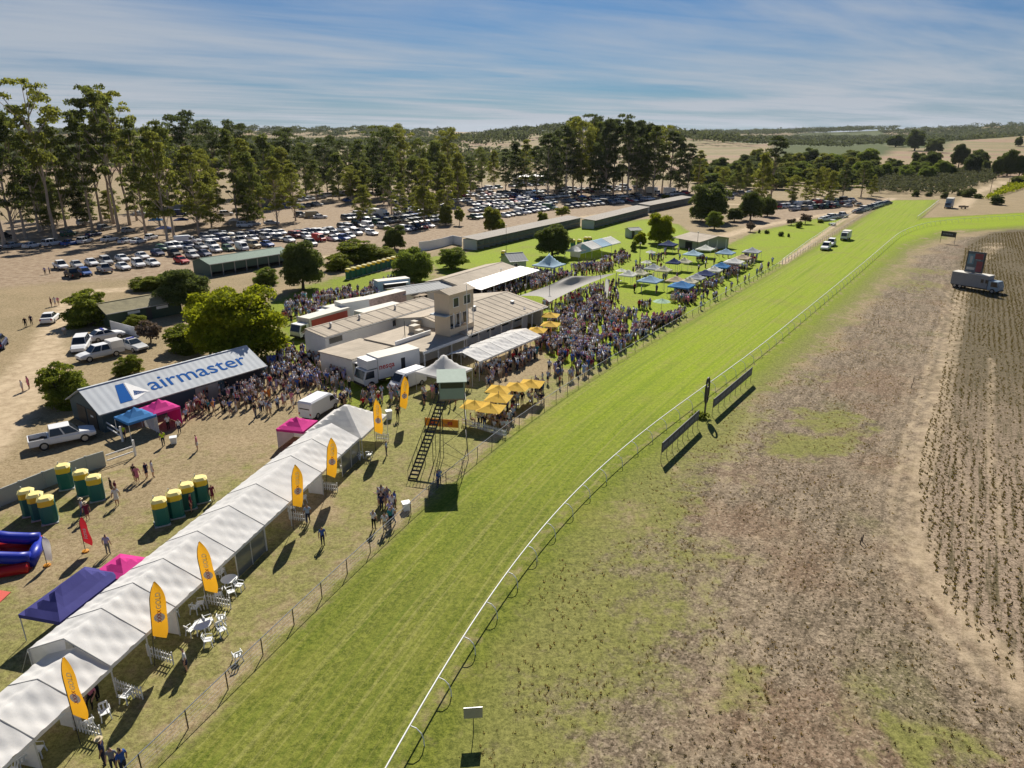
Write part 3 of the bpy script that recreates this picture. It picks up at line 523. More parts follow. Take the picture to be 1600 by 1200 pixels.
# far woods that read as one mass
def far_trees(name, spots, label, leaf=1.6, per=26, lm='far'):
    cl = []
    for (x, y, w, h) in spots:
        z = float(hills(np.array(x), np.array(y)))
        for k in range(3): cl.append((x + random.uniform(-.35, .35) * w, y + random.uniform(-.3, .3) * w, z + h * random.uniform(.35, .75), w * .42, h * .34))
    me = leaf_mesh(name, cl, leaf, per, LEAF[lm], 77); return tag(link(name, me), label, None, None, 'stuff')
def band(n, x0, x1, y0, y1, w, h, slope=0.0):
    out = []
    for i in range(n):
        a = random.uniform(x0, x1); yy = random.uniform(y0, y1) + slope * (a - x0)
        out.append((a, yy, random.uniform(.7, 1.3) * w, random.uniform(.7, 1.3) * h))
    return out
far_trees('distant_wood', band(900, -1900, 150, 1450, 1850, 24, 14) + band(700, -2600, -200, 2100, 2500, 30, 16) + band(260, -900, -150, 900, 1250, 17, 13) + band(420, -250, 420, 1150, 1650, 20, 15) + band(520, -760, 60, 560, 900, 15, 13), 'dark distant woodland on the low hills behind the gums', 2.4, 18)
far_trees('ridge_wood', band(900, 400, 1900, 2300, 2650, 30, 18) + band(900, 1500, 3000, 2650, 3100, 34, 20) + band(160, 1000, 1600, 1560, 1660, 18, 13) + band(600, 200, 1700, 3300, 3800, 40, 22) + band(300, 2100, 3600, 2500, 2600, 32, 16) + band(160, 500, 1100, 1480, 1600, 20, 13), 'dark wooded ridge along the horizon beyond the vineyards', 2.8, 16)
far_trees('vineyard_hedge', [(G(x_, 231)[0], G(x_, 231)[1] + random.uniform(-8, 8), 10, 7) for x_ in np.linspace(1215, 1390, 60)] + [(G(x_, 240 + (x_ - 1090) * -.1)[0], G(x_, 236)[1], 14, 8) for x_ in np.linspace(1090, 1200, 40)], 'thin dark hedge crossing the far vineyard', 1.6, 14)
# olive grove, too many bushes to count
sp = []
ra = np.array(px((1375, 300), (1560, 268), (1470, 300))); d0 = np.array([0.92, 0.39])
pol = px((1358, 303), (1366, 278), (1400, 270), (1560, 266), (1575, 272), (1490, 306), (1430, 304))
ox, oy = np.array(pol).mean(0)
for i in range(-30, 31):
    for j in range(-75, 76):
        q = np.array([ox, oy]) + d0 * j * 3.4 + np.array([-d0[1], d0[0]]) * i * 6.6 + rng.normal(size=2) * .35
        if pdist(np.array([q[0]]), np.array([q[1]]), pol)[0] > 0 and rng.random() > .06: sp.append((q[0], q[1], 3.8, 3.4))
far_trees('olive_grove', sp, 'grey-green olive grove planted in rows past the track end', .6, 14, 'olive')
vs = []
for i in range(9):
    a, b = G(1540 + i * 7, 312 - i * 4.5), G(1640 + i * 7, 283 - i * 3.2)
    for j in range(60): t = j / 60; vs.append((a[0] + (b[0] - a[0]) * t, a[1] + (b[1] - a[1]) * t, 1.8, 1.9))
far_trees('vine_rows', vs, 'yellow-green vine rows on the slope at the far right', .5, 8, 'yellow')

# ------------------------------------------------------------------ buildings
TAN = mat('tan_roof_sheet', (0.45, 0.39, 0.31), 0.85, spec=.1, var=0.26, scale=.55, bump=0.25, wave=.5)
CREAM = mat('cream_wall', (0.74, 0.70, 0.61), 0.8, scale=.7); TOWERW = mat('tower_cladding', (0.56, 0.46, 0.33), 0.8, scale=.8, bump=.3, wave=1.3)
WHITEW = mat('white_wall', (0.80, 0.80, 0.78), 0.8, scale=.6); DARK = mat('dark_interior', (0.03, 0.03, 0.033), 0.8); GLASS = mat('window_glass', (0.025, 0.032, 0.04), 0.12, spec=.6)
GREYR = mat('grey_roof_sheet', (0.34, 0.35, 0.35), 0.75, 0.0, spec=.15, scale=.7, bump=0.5, wave=.45); SILVER = mat('galvanised_roof', (0.54, 0.57, 0.59), 0.75, 0.0, spec=.15, scale=.5, bump=0.3, wave=.41)
TEAL = mat('dark_teal_wall', (0.035, 0.075, 0.095), 0.6, scale=.6, bump=.4, wave=2.2); MOSS = mat('mossy_roof', (0.27, 0.24, 0.14), 0.9, var=.45, scale=1.1, bump=.3); DGREEN = mat('dark_green_wall', (0.045, 0.075, 0.05), 0.8, scale=.8)
GREENR = mat('pale_green_roof', (0.20, 0.27, 0.22), 0.75, spec=.15, scale=.6, bump=.3, wave=2); DGWALL = mat('green_steel_wall', (0.06, 0.11, 0.09), 0.6); STALLW = mat('stall_wall', (0.42, 0.47, 0.47), 0.7, scale=.7); STALLR = mat('stall_roof', (0.33, 0.30, 0.26), .8, spec=.15, scale=.6, bump=.3, wave=2)
STEEL = mat('grey_steel', (0.36, 0.37, 0.38), 0.45, 0.5); BLACKST = mat('dark_steel', (0.05, 0.05, 0.052), 0.5, .3); WHITEP = mat('white_paint', (0.78, 0.78, 0.76), 0.5); CONC = mat('concrete_panel', (0.38, 0.41, 0.39), 0.85, scale=.5, var=.16); BLUEP = mat('logo_blue', (0.008, 0.10, 0.36), 0.85, spec=.08); WOOD = mat('weathered_timber', (0.30, 0.23, 0.16), .85, scale=4, var=.3)
def framed(A, B): dx, dy = B[0] - A[0], B[1] - A[1]; return math.hypot(dx, dy), math.atan2(dy, dx)
def gable(name, label, A, B, depth, eave, ridge, wallm, roofm, cat='shed', over=.3, group=None, ridge_at=.5, front=True):
    L, rz = framed(A, B); t = thing(name, label, cat, (A[0], A[1], 0), rz, group); ry = depth * ridge_at
    w = MB(); vs = [(0, 0, 0), (L, 0, 0), (L, depth, 0), (0, depth, 0), (0, 0, eave), (L, 0, eave), (L, depth, eave), (0, depth, eave), (0, ry, ridge), (L, ry, ridge)]
    w.add(vs, ([(0, 1, 5, 4)] if front else []) + [(2, 3, 7, 6), (1, 2, 6, 9, 5), (3, 0, 4, 8, 7)]); w.build('wall', wallm, t)
    for y0, z0, y1, z1 in ((-over, eave - over * (ridge - eave) / ry, ry, ridge), (depth + over, eave - over * (ridge - eave) / (depth - ry), ry, ridge)):
        m = MB(); a, b = -over, L + over; h = .09
        m.add([(a, y0, z0 + .02), (b, y0, z0 + .02), (b, y1, z1 + .02), (a, y1, z1 + .02), (a, y0, z0 + h), (b, y0, z0 + h), (b, y1, z1 + h), (a, y1, z1 + h)], [(0, 3, 2, 1), (4, 5, 6, 7), (0, 1, 5, 4), (1, 2, 6, 5), (2, 3, 7, 6), (3, 0, 4, 7)])
        m.build('roof_slope', roofm, t)
    MB().bar((-over, ry, ridge + .1), (L + over, ry, ridge + .1), .3, .05).build('ridge_cap', roofm, t)
    g_ = MB().bar((-over, -over - .05, eave - over * .3), (L + over, -over - .05, eave - over * .3), .12); g_.build('gutter', STEEL, t)
    return t, L
def add(t, name, m, *b, parent=None): return MB().box(*b).build(name, m, parent or t)
def window(t, x0, x1, y, z0, z1, axis='x', frame=None):
    """a recessed-looking pane with a frame on a wall facing -y (axis x) or -x (axis y)"""
    f = MB(); e = .07
    def bx(a0, a1, c0, c1, d0, d1): f.box(a0, a1, d0, d1, c0, c1) if axis == 'x' else f.box(d0, d1, a0, a1, c0, c1)
    for a0, a1, c0, c1 in ((x0 - e, x1 + e, z0 - e, z0), (x0 - e, x1 + e, z1, z1 + e), (x0 - e, x0, z0, z1), (x1, x1 + e, z0, z1)): bx(a0, a1, c0, c1, y - .06, y + .02)
    w = f.build('window', frame or WHITEP, t); p = MB()
    p.box(x0, x1, y - .02, y + .01, z0, z1) if axis == 'x' else p.box(y - .02, y + .01, x0, x1, z0, z1)
    p.build('pane', GLASS, w)
# lettered shed
A, B = G(157.5, 645, 2.3), G(411, 571, 2.3)
sh, L = gable('lettered_shed', 'long blue-walled shed with airmaster lettered across its silver roof', A, B, 7.2, 2.3, 4.1, TEAL, SILVER, 'shed', .35)
add(sh, 'roller_door', STEEL, 10.5, 13.4, -.05, .02, 0.05, 1.9); add(sh, 'bar_opening', DARK, 14.2, L - .3, -.06, .03, .9, 2.05); add(sh, 'serving_counter', WHITEP, 14.0, L - .2, -.5, -.08, .8, .92)
add(sh, 'side_door', BLACKST, -.06, .02, 1.2, 3.2, 0.02, 2.1); add(sh, 'side_door', BLACKST, -.06, .02, 3.6, 5.6, 0.02, 2.1); add(sh, 'door_sign', WHITEP, -.08, -.062, 1.9, 2.5, 1.3, 1.5)
sl = math.atan2(4.1 - 2.3, 3.6)
def text_mesh(body, size, mtl, bold=.018, ext=.004):
    cu = bpy.data.curves.new('lettering', 'FONT'); cu.body = body; cu.size = size; cu.extrude = ext; cu.offset = bold * size; cu.resolution_u = 3
    o = bpy.data.objects.new('lettering', cu); COL.objects.link(o); dg = bpy.context.evaluated_depsgraph_get(); me = bpy.data.meshes.new_from_object(o.evaluated_get(dg))
    bpy.data.objects.remove(o); bpy.data.curves.remove(cu); me.materials.clear(); me.materials.append(mtl); return me
tx = link('lettering', text_mesh('airmaster', 2.85, BLUEP, .004), sh, (6.0, .95 * math.cos(sl), 2.3 + .95 * math.sin(sl) + .115)); tx.rotation_euler = (sl, 0, 0); tx.scale = (1.13, 1, 1)
lg = MB()   # the emblem: a steep stroke and a small wedge
def rp(x, u): return (x - 1.75, u * math.cos(sl), 2.3 + u * math.sin(sl) + .115)
lg.add([rp(4.0, .35), rp(5.35, .35), rp(5.75, 3.2), rp(4.85, 3.2)], [(0, 1, 2, 3)])
lg.add([rp(5.8, .95), rp(7.3, .95), rp(6.1, 1.75)], [(0, 1, 2)])
lg.build('emblem', BLUEP, sh)
MB().add([rp(5.45, .35), rp(5.75, .35), rp(7.6, .85), rp(6.0, 3.2), rp(5.85, 3.2), rp(7.2, .95)], [(0, 1, 5, 4), (5, 2, 3, 4)]).build('emblem_outline', WHITEP, sh)
# mossy shed
A, B = G(167, 490, 2.3), G(282, 469, 2.3)
ms, L = gable('mossy_shed', 'old dark shed with a mossy mottled roof among the bushes', A, B, 5.6, 2.3, 3.5, DGREEN, MOSS)
for x0 in (3.2, 8.0): add(ms, 'sign_board', WHITEP, x0, x0 + 2.0, -.06, -.01, 1.5, 1.95)
add(ms, 'door', BLACKST, 6.2, 7.1, -.05, .01, 0, 2)
for k in range(4):
    fe = MB(); p0 = G(174 + k * 11, 515 + k * 3); p1 = G(174 + (k + 1) * 11, 518 + k * 3); fe.bar((p0[0], p0[1], .75), (p1[0], p1[1], .75), .05, 1.5)
    in_order(tag(fe.build('fence_panel', WHITEW), None, 'fence', 'white garden fence panels'), 'white garden fence panel', 'along the shrubbery by the mossy shed')
# long green-roofed shed
A, B = G(327.6, 413, 2.8), G(452, 394, 2.8)
gs, L = gable('green_shed', 'long open-sided shed with pale green roof beside the car park', A, B, 7, 2.8, 3.7, DGWALL, GREENR, front=False)
add(gs, 'back_lining', DARK, .1, L - .1, 3.0, 3.1, 0.02, 2.6)
for k in range(8): add(gs, 'post', STEEL, k * (L - .2) / 7, k * (L - .2) / 7 + .16, -.05, .12, 0, 2.75)
for k in range(7): add(gs, 'wall_panel', DGWALL, k * (L - .2) / 7 + .2, (k + 1) * (L - .2) / 7 - .05, .02, .08, 1.0, 2.7)
# club building, seen from its front corner
A0 = Vector((-11.7, 88.1)); ANG = math.atan2(24.2, 16.7)
def loc(x, y): return (A0.x + x * math.cos(ANG) - y * math.sin(ANG), A0.y + x * math.sin(ANG) + y * math.cos(ANG))
hall, L = gable('club_hall', 'club hall with broad tan low-pitched roof and open front veranda', loc(9.2, 0), loc(29.6, 0), 15, 3.3, 4.7, CREAM, TAN, 'building', .5, front=False)
add(hall, 'veranda_wall', WHITEW, .1, L - .1, 3.2, 3.35, 0, 3.3); add(hall, 'fascia', WHITEP, 0, L, -.03, .08, 2.75, 3.15)
for k in range(8): add(hall, 'veranda_post', WHITEP, .2 + k * (L - .5) / 7, .34 + k * (L - .5) / 7, .12, .26, 0, 2.75)
for k in range(5): window(hall, 1.5 + k * 3.8, 3.6 + k * 3.8, 3.2, 1.0, 2.3)
for x_, y_ in ((8.5, 5), (13, 9), (16.5, 3.4)): add(hall, 'roof_vent', STEEL, x_, x_ + .5, y_, y_ + .5, 3.6, 4.9 if y_ > 4 else 4.4)
for k in range(13): x_ = .2 + k * (L - .4) / 12; MB().bar((x_, -.45, 3.335), (x_, 7.3, 4.795), .07, .03).build('roof_seam', mat('roof_seam', (.34, .30, .25), .8), hall)
wing = thing('club_wing', 'flat-roofed club wing carrying the tower and roof plant', 'building', (*loc(0, 0), 0), ANG)
w = MB(); w.box(0, 9.15, 3.2, 10, 0, 3.05); w.build('wall', CREAM, wing); add(wing, 'roof', TAN, -.5, 9.1, -.5, 10.3, 3.1, 3.24); add(wing, 'fascia', WHITEP, -.5, 9.1, -.58, -.505, 2.8, 3.2)
add(wing, 'parapet', WHITEW, -.5, 6.6, 4.2, 4.4, 3.26, 3.8)
for k in range(4): add(wing, 'veranda_post', WHITEP, .1 + k * 2.8, .26 + k * 2.8, -.2, -.06, 0, 2.8)
for x_, y_, s_ in ((5.3, 6.2, 1.3), (4.6, 4.7, 1.0), (7.6, 8, 1.2)): add(wing, 'plant_unit', mat('plant_box', (.45, .40, .32)), x_, x_ + s_, y_, y_ + s_ * .8, 3.26, 3.26 + s_ * .8)
for k in range(2): MB().tube([(3.2 + k, 6 + k, 3.2), (3.2 + k, 6 + k, 5.6)], .035).build('aerial', BLACKST, wing)
tw = thing('judges_tower', 'tall tan judges tower with windows rising from the club roof', 'tower', (*loc(6.8, .9), 0), ANG)
TL, TD = 5.4, 2.7
m = MB(); m.box(0, TL, 0, TD, 6.5, 9.2); m.build('upper_storey', TOWERW, tw)
m = MB(); m.box(0, TL, .9, TD, 3.26, 6.48); m.box(0, .12, 0, .9, 3.26, 6.48); m.box(.12, TL, 0, .1, 3.4, 4.3); m.build('lower_storey', TOWERW, tw)
add(tw, 'balcony_floor', STEEL, .12, TL + .3, -.25, .9, 3.26, 3.38); add(tw, 'side_awning', mat('blue_grey_sheet', (.25, .31, .36)), -1.0, -.02, -.1, TD, 6.25, 6.4)
rf = MB(); rf.add([(-.3, -.3, 9.22), (TL + .3, -.3, 9.22), (TL + .3, TD + .3, 9.22), (-.3, TD + .3, 9.22), (-.3, TD / 2, 9.75), (TL + .3, TD / 2, 9.75)], [(0, 1, 5, 4), (2, 3, 4, 5), (1, 2, 5), (3, 0, 4), (3, 2, 1, 0)]); rf.build('roof', TAN, tw)
for x0, x1 in ((.9, 2.0), (3.2, 4.6)): window(tw, x0, x1, 0, 7.3, 8.5)
for x0, x1 in ((1.0, 2.1), (2.5, 3.6), (4.0, 5.1)): window(tw, x0, x1, .9, 4.3, 5.9)
for x_ in (.9, 2.3, 3.8, TL - .1): add(tw, 'balcony_post', WHITEP, x_, x_ + .1, .01, .11, 4.3, 6.48)
MB().tube([(3.0, -.7, 3.3), (3.0, -.7, 10.2)], .05).build('flagpole', WHITEP, tw)
lb, L = gable('white_annex', 'long narrow white-walled annex behind the club wing', loc(-4.5, 13.5), loc(19.5, 13.5), 4.2, 3.9, 4.4, WHITEW, TAN, 'building', .3, ridge_at=.85)
for k in range(5): window(lb, 13.0 + k * 2, 14.4 + k * 2, 0, 2.5, 3.4)
window(lb, .6, 3.0, 0, 2.7, 3.5)
for k in range(12): x_ = .3 + k * (L - .6) / 11; MB().bar((x_, -.25, 4.02), (x_, 3.4, 4.5), .07, .03).build('roof_seam', MATS['roof_seam'], lb)
for x_ in (3.0, 8.5, 16.0): MB().lathe([(.16, 4.3), (.16, 4.8), (.26, 4.85), (.0, 5.0)], 10, 0, x_, 2.2).build('roof_cowl', STEEL, lb)
an = thing('bar_annex', 'low cream bar annex with dark serving opening facing the crowd', 'building', (*loc(-7.5, 5.2), 0), ANG)
MB().box(0, 7.4, 0, 6, 0, 2.9).build('wall', CREAM, an); add(an, 'serving_opening', DARK, .4, 5.2, -.05, .01, .9, 2.4); add(an, 'awning', WHITEP, 0, 5.6, -1.3, -.02, 2.5, 2.62); add(an, 'roof', TAN, -.2, 7.35, -.2, 6.2, 2.92, 3.05)
# building with white awning
bk, L = gable('awning_building', 'tan-roofed building with a wide white awning along its front', (-9.9, 131.3), (.9, 149.8), 7.5, 2.8, 3.6, CREAM, TAN, 'building', .4)
m = MB(); m.add([(-.5, -5.2, 2.55), (L + 1, -5.2, 2.55), (L + 1, -.45, 3.0), (-.5, -.45, 3.0), (-.5, -5.2, 2.65), (L + 1, -5.2, 2.65), (L + 1, -.45, 3.1), (-.5, -.45, 3.1)], [(0, 3, 2, 1), (4, 5, 6, 7), (0, 1, 5, 4), (1, 2, 6, 5), (2, 3, 7, 6), (3, 0, 4, 7)]); m.build('awning', WHITEP, bk)
for k in range(6): add(bk, 'post', WHITEP, k * L / 5, k * L / 5 + .12, -5.0, -4.88, 0, 2.5)
add(bk, 'doorway', DARK, 2, L - 2, -.04, .01, 0, 2.3)
bk2, L = gable('grey_outbuilding', 'small grey outbuilding at the end of the awning building', (-19.5, 124.5), (-11.5, 131.0), 6, 2.6, 3.2, CREAM, GREYR, 'building')
add(bk2, 'doorway', DARK, 3.2, 5, -.04, .01, 0, 2.2)
gb, L = gable('green_cottage', 'small green-walled cottage with grey roof behind the peaked white tent', G(798, 426), G(822, 424), 5.5, 2.6, 3.9, mat('sage_wall', (.28, .33, .27)), GREYR, 'building', .4)
window(gb, .8, 1.7, 0, 1, 2)
pv, L = gable('pavilion', 'square pavilion with wide pale skillion roof on the far lawn', G(1060, 386), G(1092, 392), 11, 2.7, 3.6, mat('sage_wall2', (.36, .38, .33)), TAN, 'building', 1.3)
add(pv, 'doorway', DARK, 2.6, 5.2, -.04, .01, .0, 2.3)
for k in range(3): MB().box(L + 1.0, L + 1.15, 2 + k * 3.4, 2.15 + k * 3.4, 0, 2.6).build('post', WHITEP, pv)
ss, _ = gable('small_tin_shed', 'small grey tin shed beside the yellow-green lawn tree', G(985, 372), G(1001, 371), 3.2, 2.3, 2.8, STALLW, GREYR)
add(ss, 'door', BLACKST, .5, 1.4, -.04, .01, 0, 2)
wsd, L = gable('far_white_shed', 'white shed under the gums at the back of the car park', G(812, 287), G(862, 285), 9, 4, 5, WHITEW, WHITEP)
add(wsd, 'roller_door', STEEL, 3, 7, -.05, .01, 0, 3)
# horse stalls
def stalls(name, A, B, depth, label, n):
    L, rz = framed(A, B); t = thing(name, label, 'stalls', (A[0], A[1], 0), rz, 'horse stall rows')
    m = MB(); m.box(0, .1, 0, depth, 0, 2.7); m.box(L - .1, L, 0, depth, 0, 2.7); m.box(.1, L - .1, depth - .1, depth, 0, 2.7); m.build('wall', STALLW, t)
    m = MB(); m.add([(-.3, -.6, 2.75), (L + .3, -.6, 2.75), (L + .3, depth + .3, 3.2), (-.3, depth + .3, 3.2), (-.3, -.6, 2.83), (L + .3, -.6, 2.83), (L + .3, depth + .3, 3.28), (-.3, depth + .3, 3.28)], [(0, 3, 2, 1), (4, 5, 6, 7), (0, 1, 5, 4), (1, 2, 6, 5), (2, 3, 7, 6), (3, 0, 4, 7)]); m.build('roof', STALLR, t)
    for k in range(1, n): add(t, 'divider', STALLW, k * L / n, k * L / n + .08, .3, depth - .12, 0, 2.1)
    for k in range(n + 1): add(t, 'post', STEEL, k * L / n - .06, k * L / n + .06, -.1, .05, 0, 2.75)
    for k in range(n): add(t, 'stall_rail', WOOD, k * L / n + .1, (k + 1) * L / n - .1, .02, .09, 1.0, 1.2)
stalls('stall_row', G(745, 391), G(906, 353), 4.5, 'long row of open horse stalls nearest the club buildings', 20)
stalls('stall_row', G(928, 358), G(1012, 335), 4.5, 'dark open horse stall row behind the rounded lawn tree', 12)
stalls('stall_row', G(1014, 332), G(1080, 318), 4.5, 'farthest grey-roofed stall row running to the dark trees', 9)
m = MB()
pts = [G(*p) for p in ((655, 392), (672, 390), (690, 386), (708, 381), (722, 384))]
wl = thing('curved_wall', 'curved white boundary wall at the end of the stalls', 'wall', (*pts[0], 0))
for a, b in zip(pts[:-1], pts[1:]): MB().bar((a[0] - pts[0][0], a[1] - pts[0][1], 1.2), (b[0] - pts[0][0], b[1] - pts[0][1], 1.2), .12, 2.4).build('wall_panel', WHITEW, wl)
pts = [(-58, 30)] + [G(*p) for p in ((0, 792), (36, 777), (72, 762), (106, 749), (138, 737), (166, 728))]
wl = thing('boundary_wall', 'low grey-green panel wall behind the green toilets', 'wall', (*pts[1], 0))
for a, b in zip(pts[1:-1], pts[2:]):
    o = pts[1]; MB().bar((a[0] - o[0], a[1] - o[1], .78), (b[0] - o[0], b[1] - o[1], .78), .09, 1.56).build('panel', CONC, wl); MB().bar((a[0] - o[0], a[1] - o[1], 0), (a[0] - o[0], a[1] - o[1], 1.62), .14).build('post', CONC, wl)
a, b = pts[0], pts[1]; MB().bar((-9, -12, .78), (-.1, -.1, .78), .09, 1.56).build('panel', CONC, wl)
gt = thing('white_rail_gate', 'white rail gate joining the panel wall to the lettered shed', 'gate', (*G(166, 728), 0)); o = G(166, 728); e = G(212, 712); f = G(215, 700); h_ = G(168, 690)
for z_ in (.5, 1.05): MB().bar((.1, .1, z_), (e[0] - o[0], e[1] - o[1], z_), .07, .12).build('rail', WHITEP, gt)
for z_ in (.55, 1.1): MB().bar((G(192, 690)[0] - o[0], G(192, 690)[1] - o[1], z_), (G(165, 672)[0] - o[0], G(165, 672)[1] - o[1], z_), .07, .12).build('rail', WHITEP, gt)
for p in (e, G(192, 690), G(165, 672)): MB().bar((p[0] - o[0], p[1] - o[1], 0), (p[0] - o[0], p[1] - o[1], 1.7), .16).build('post', WHITEP, gt)

# ------------------------------------------------------------------ track fence, running rail, hoardings, winning post
def along(line, step, s0=0.0, s1=1e9):
    p = np.array(line); s = np.r_[0, np.cumsum(np.hypot(*np.diff(p, axis=0).T))]; t = np.arange(max(0, s0), min(s[-1], s1), step)
    return np.stack([np.interp(t, s, p[:, 0]), np.interp(t, s, p[:, 1])], -1)
fl = resample(FENCE, 400); fp = along(fl, 3.0)
fe = thing('track_fence', 'wire mesh track fence with slim dark posts along the lawn edge', 'fence', (*fp[0], 0))
pm = MB().tube([(0, 0, 0), (0, 0, 1.25)], .035, 6).mesh('post', BLACKST)
for p in fp: link('post', pm, fe, (p[0] - fp[0][0], p[1] - fp[0][1], 0))
MB().tube([(p[0] - fp[0][0], p[1] - fp[0][1], 1.22) for p in fp], .03, 5).build('top_rail', STEEL, fe)
wm = MB()
for z_ in (.25, .5, .75, 1.0): wm.tube([(p[0] - fp[0][0], p[1] - fp[0][1], z_) for p in fp], .006, 3)
q = along(fl, .5, 0, 90)
for p in q: wm.tube([(p[0] - fp[0][0], p[1] - fp[0][1], .05), (p[0] - fp[0][0], p[1] - fp[0][1], 1.2)], .004, 3)
wm.build('wire_mesh', STEEL, fe)
rl = resample(RAIL, 500); rp_ = along(rl, 3.6); 
rr = thing('running_rail', 'white running rail on curved goose-neck posts along the inside of the track', 'rail', (*rp_[0], 0)); o = rp_[0]
dn = along(rl, 1.2)
MB().tube([(p[0] - o[0], p[1] - o[1], 1.15) for p in dn], .05, 6).build('rail', WHITEP, rr, True)
gn = MB().tube([(0, 0, 1.12), (.35, 0, 1.05), (.62, 0, .8), (.74, 0, .45), (.76, 0, 0)], .032, 6).mesh('post', WHITEP)
for i in range(len(rp_)):
    d = rp_[min(i + 1, len(rp_) - 1)] - rp_[max(i - 1, 0)]; link('post', gn, rr, (rp_[i][0] - o[0], rp_[i][1] - o[1], 0), math.atan2(d[1], d[0]) - math.pi / 2)
ch = px((1433, 343), (1450, 330), (1466, 317)); r2 = thing('chute_rail', 'short white rail along the far starting chute', 'rail', (*ch[0], 0))
MB().tube([(p[0] - ch[0][0], p[1] - ch[0][1], 1.15) for p in ch], .09, 5).build('rail', WHITEP, r2)
for k in range(9):
    t = k / 8; MB().tube([((ch[2][0] - ch[0][0]) * t, (ch[2][1] - ch[0][1]) * t, 0), ((ch[2][0] - ch[0][0]) * t, (ch[2][1] - ch[0][1]) * t, 1.15)], .04, 5).build('post', WHITEP, r2)
fr = px((1222, 412), (1262, 382), (1310, 350), (1335, 333)); r3 = thing('far_white_rail', 'thin white rail fence beside the far dirt track', 'fence', (*fr[0], 0))
fq = along(fr, 4.0)
MB().tube([(p[0] - fr[0][0], p[1] - fr[0][1], 1.1) for p in fq], .05, 5).build('rail', WHITEP, r3)
for p in fq: MB().tube([(p[0] - fr[0][0], p[1] - fr[0][1], 0), (p[0] - fr[0][0], p[1] - fr[0][1], 1.1)], .045, 5).build('post', WHITEP, r3)
HOARD = mat('grey_hoarding', (0.085, 0.095, 0.11), 0.6, scale=1.5); HOARDL = mat('hoarding_print', (0.22, 0.24, 0.27), 0.6)
for nm, a, b in (('nearer the camera, below the winning post', (1033, 722), (1090, 668)), ('beyond the winning post', (1113, 650), (1173, 597))):
    a, b = G(*a), G(*b); L, rz = framed(a, b); hd = thing('advert_hoarding', 'dark hoarding panels on thin posts ' + nm, 'hoarding', (*a, 0), rz, 'infield hoardings')
    n = 7
    for k in range(n):
        pn = MB().box(k * L / n + .015, (k + 1) * L / n - .015, -.03, .03, 1.0, 2.05).build('panel', HOARD, hd)
        m = MB()
        for j in range(5): m.box((k + .12 + .16 * j) * L / n, (k + .21 + .16 * j) * L / n, -.045, -.031, 1.3 + .1 * (j % 2), 1.75)
        m.build('print', HOARDL, pn)
        MB().tube([(k * L / n, .05, 0), (k * L / n, .05, 2.05)], .03, 5).build('post', WOOD, hd)
    MB().tube([(L, .05, 0), (L, .05, 2.05)], .03, 5).build('post', WOOD, hd)
wp = thing('winning_post', 'tall black oval winning post standing in a clump of plants', 'post', (*G(1101, 652), 0), R(60))
rim = [(math.sin(t) * .62, 0, 3.2 + math.copysign(abs(math.cos(t)) ** .7, math.cos(t)) * 1.45) for t in np.linspace(0, 2 * math.pi, 33)]
MB().tube(rim, .12, 6, caps=False).build('oval_frame', BLACKST, wp); add(wp, 'board', BLACKST, -.5, .5, -.03, .03, 2.0, 3.6); MB().tube([(0, 0, 0), (0, 0, 2.0)], .08).build('pole', WOOD, wp)
MB().tube([(-.35, 0, 0), (-.35, 0, 2.1)], .05).build('pole', BLACKST, wp)
lm = leaf_mesh('plants', [(random.uniform(-1, 1), random.uniform(-1, 1), .3, .45, .35) for _ in range(7)], .14, 60, LEAF['bush'], 8)
tag(link('post_plants', lm, None, (*G(1096, 655), 0)), 'low leafy plants at the foot of the winning post', 'plant')
sg = thing('infield_sign', 'small grey square sign on a thin stake in the foreground infield', 'sign', (*G(740, 1146), 0), R(5)); add(sg, 'sign_plate', STEEL, -.5, .5, -.02, .02, 1.05, 1.75); MB().tube([(0, .03, 0), (0, .03, 1.7)], .025, 5).build('stake', BLACKST, sg)
a, b = G(1468, 379), G(1491, 382); L, rz = framed(a, b); bs = thing('black_banner', 'black banner board on two posts in the far infield', 'sign', (*a, 0), rz)
add(bs, 'board', BLACKST, 0, L, -.04, .04, 1.9, 3.4); 
for x_ in (.1, L - .1): MB().tube([(x_, .05, 0), (x_, .05, 3.4)], .05, 5).build('post', BLACKST, bs)
m = MB()
for k in range(7): m.box(.5 + k * .42, .75 + k * .42, -.06, -.042, 2.45, 2.85)
m.build('print', HOARDL, bs)
for i, (x_, y_) in enumerate(((1427, 597), (1424, 606), (1344, 850), (1347, 846), (1365, 508), (1372, 506))):
    m = MB(); m.tube([(0, 0, 0), (.03, .02, .6)], [.045, .04], 6)
    in_order(tag(m.build('stake', BARKD), None, 'post', 'stakes in the infield'), 'short dark wooden stake', 'among the stakes in the bare infield').location = (*G(x_, y_), 0)

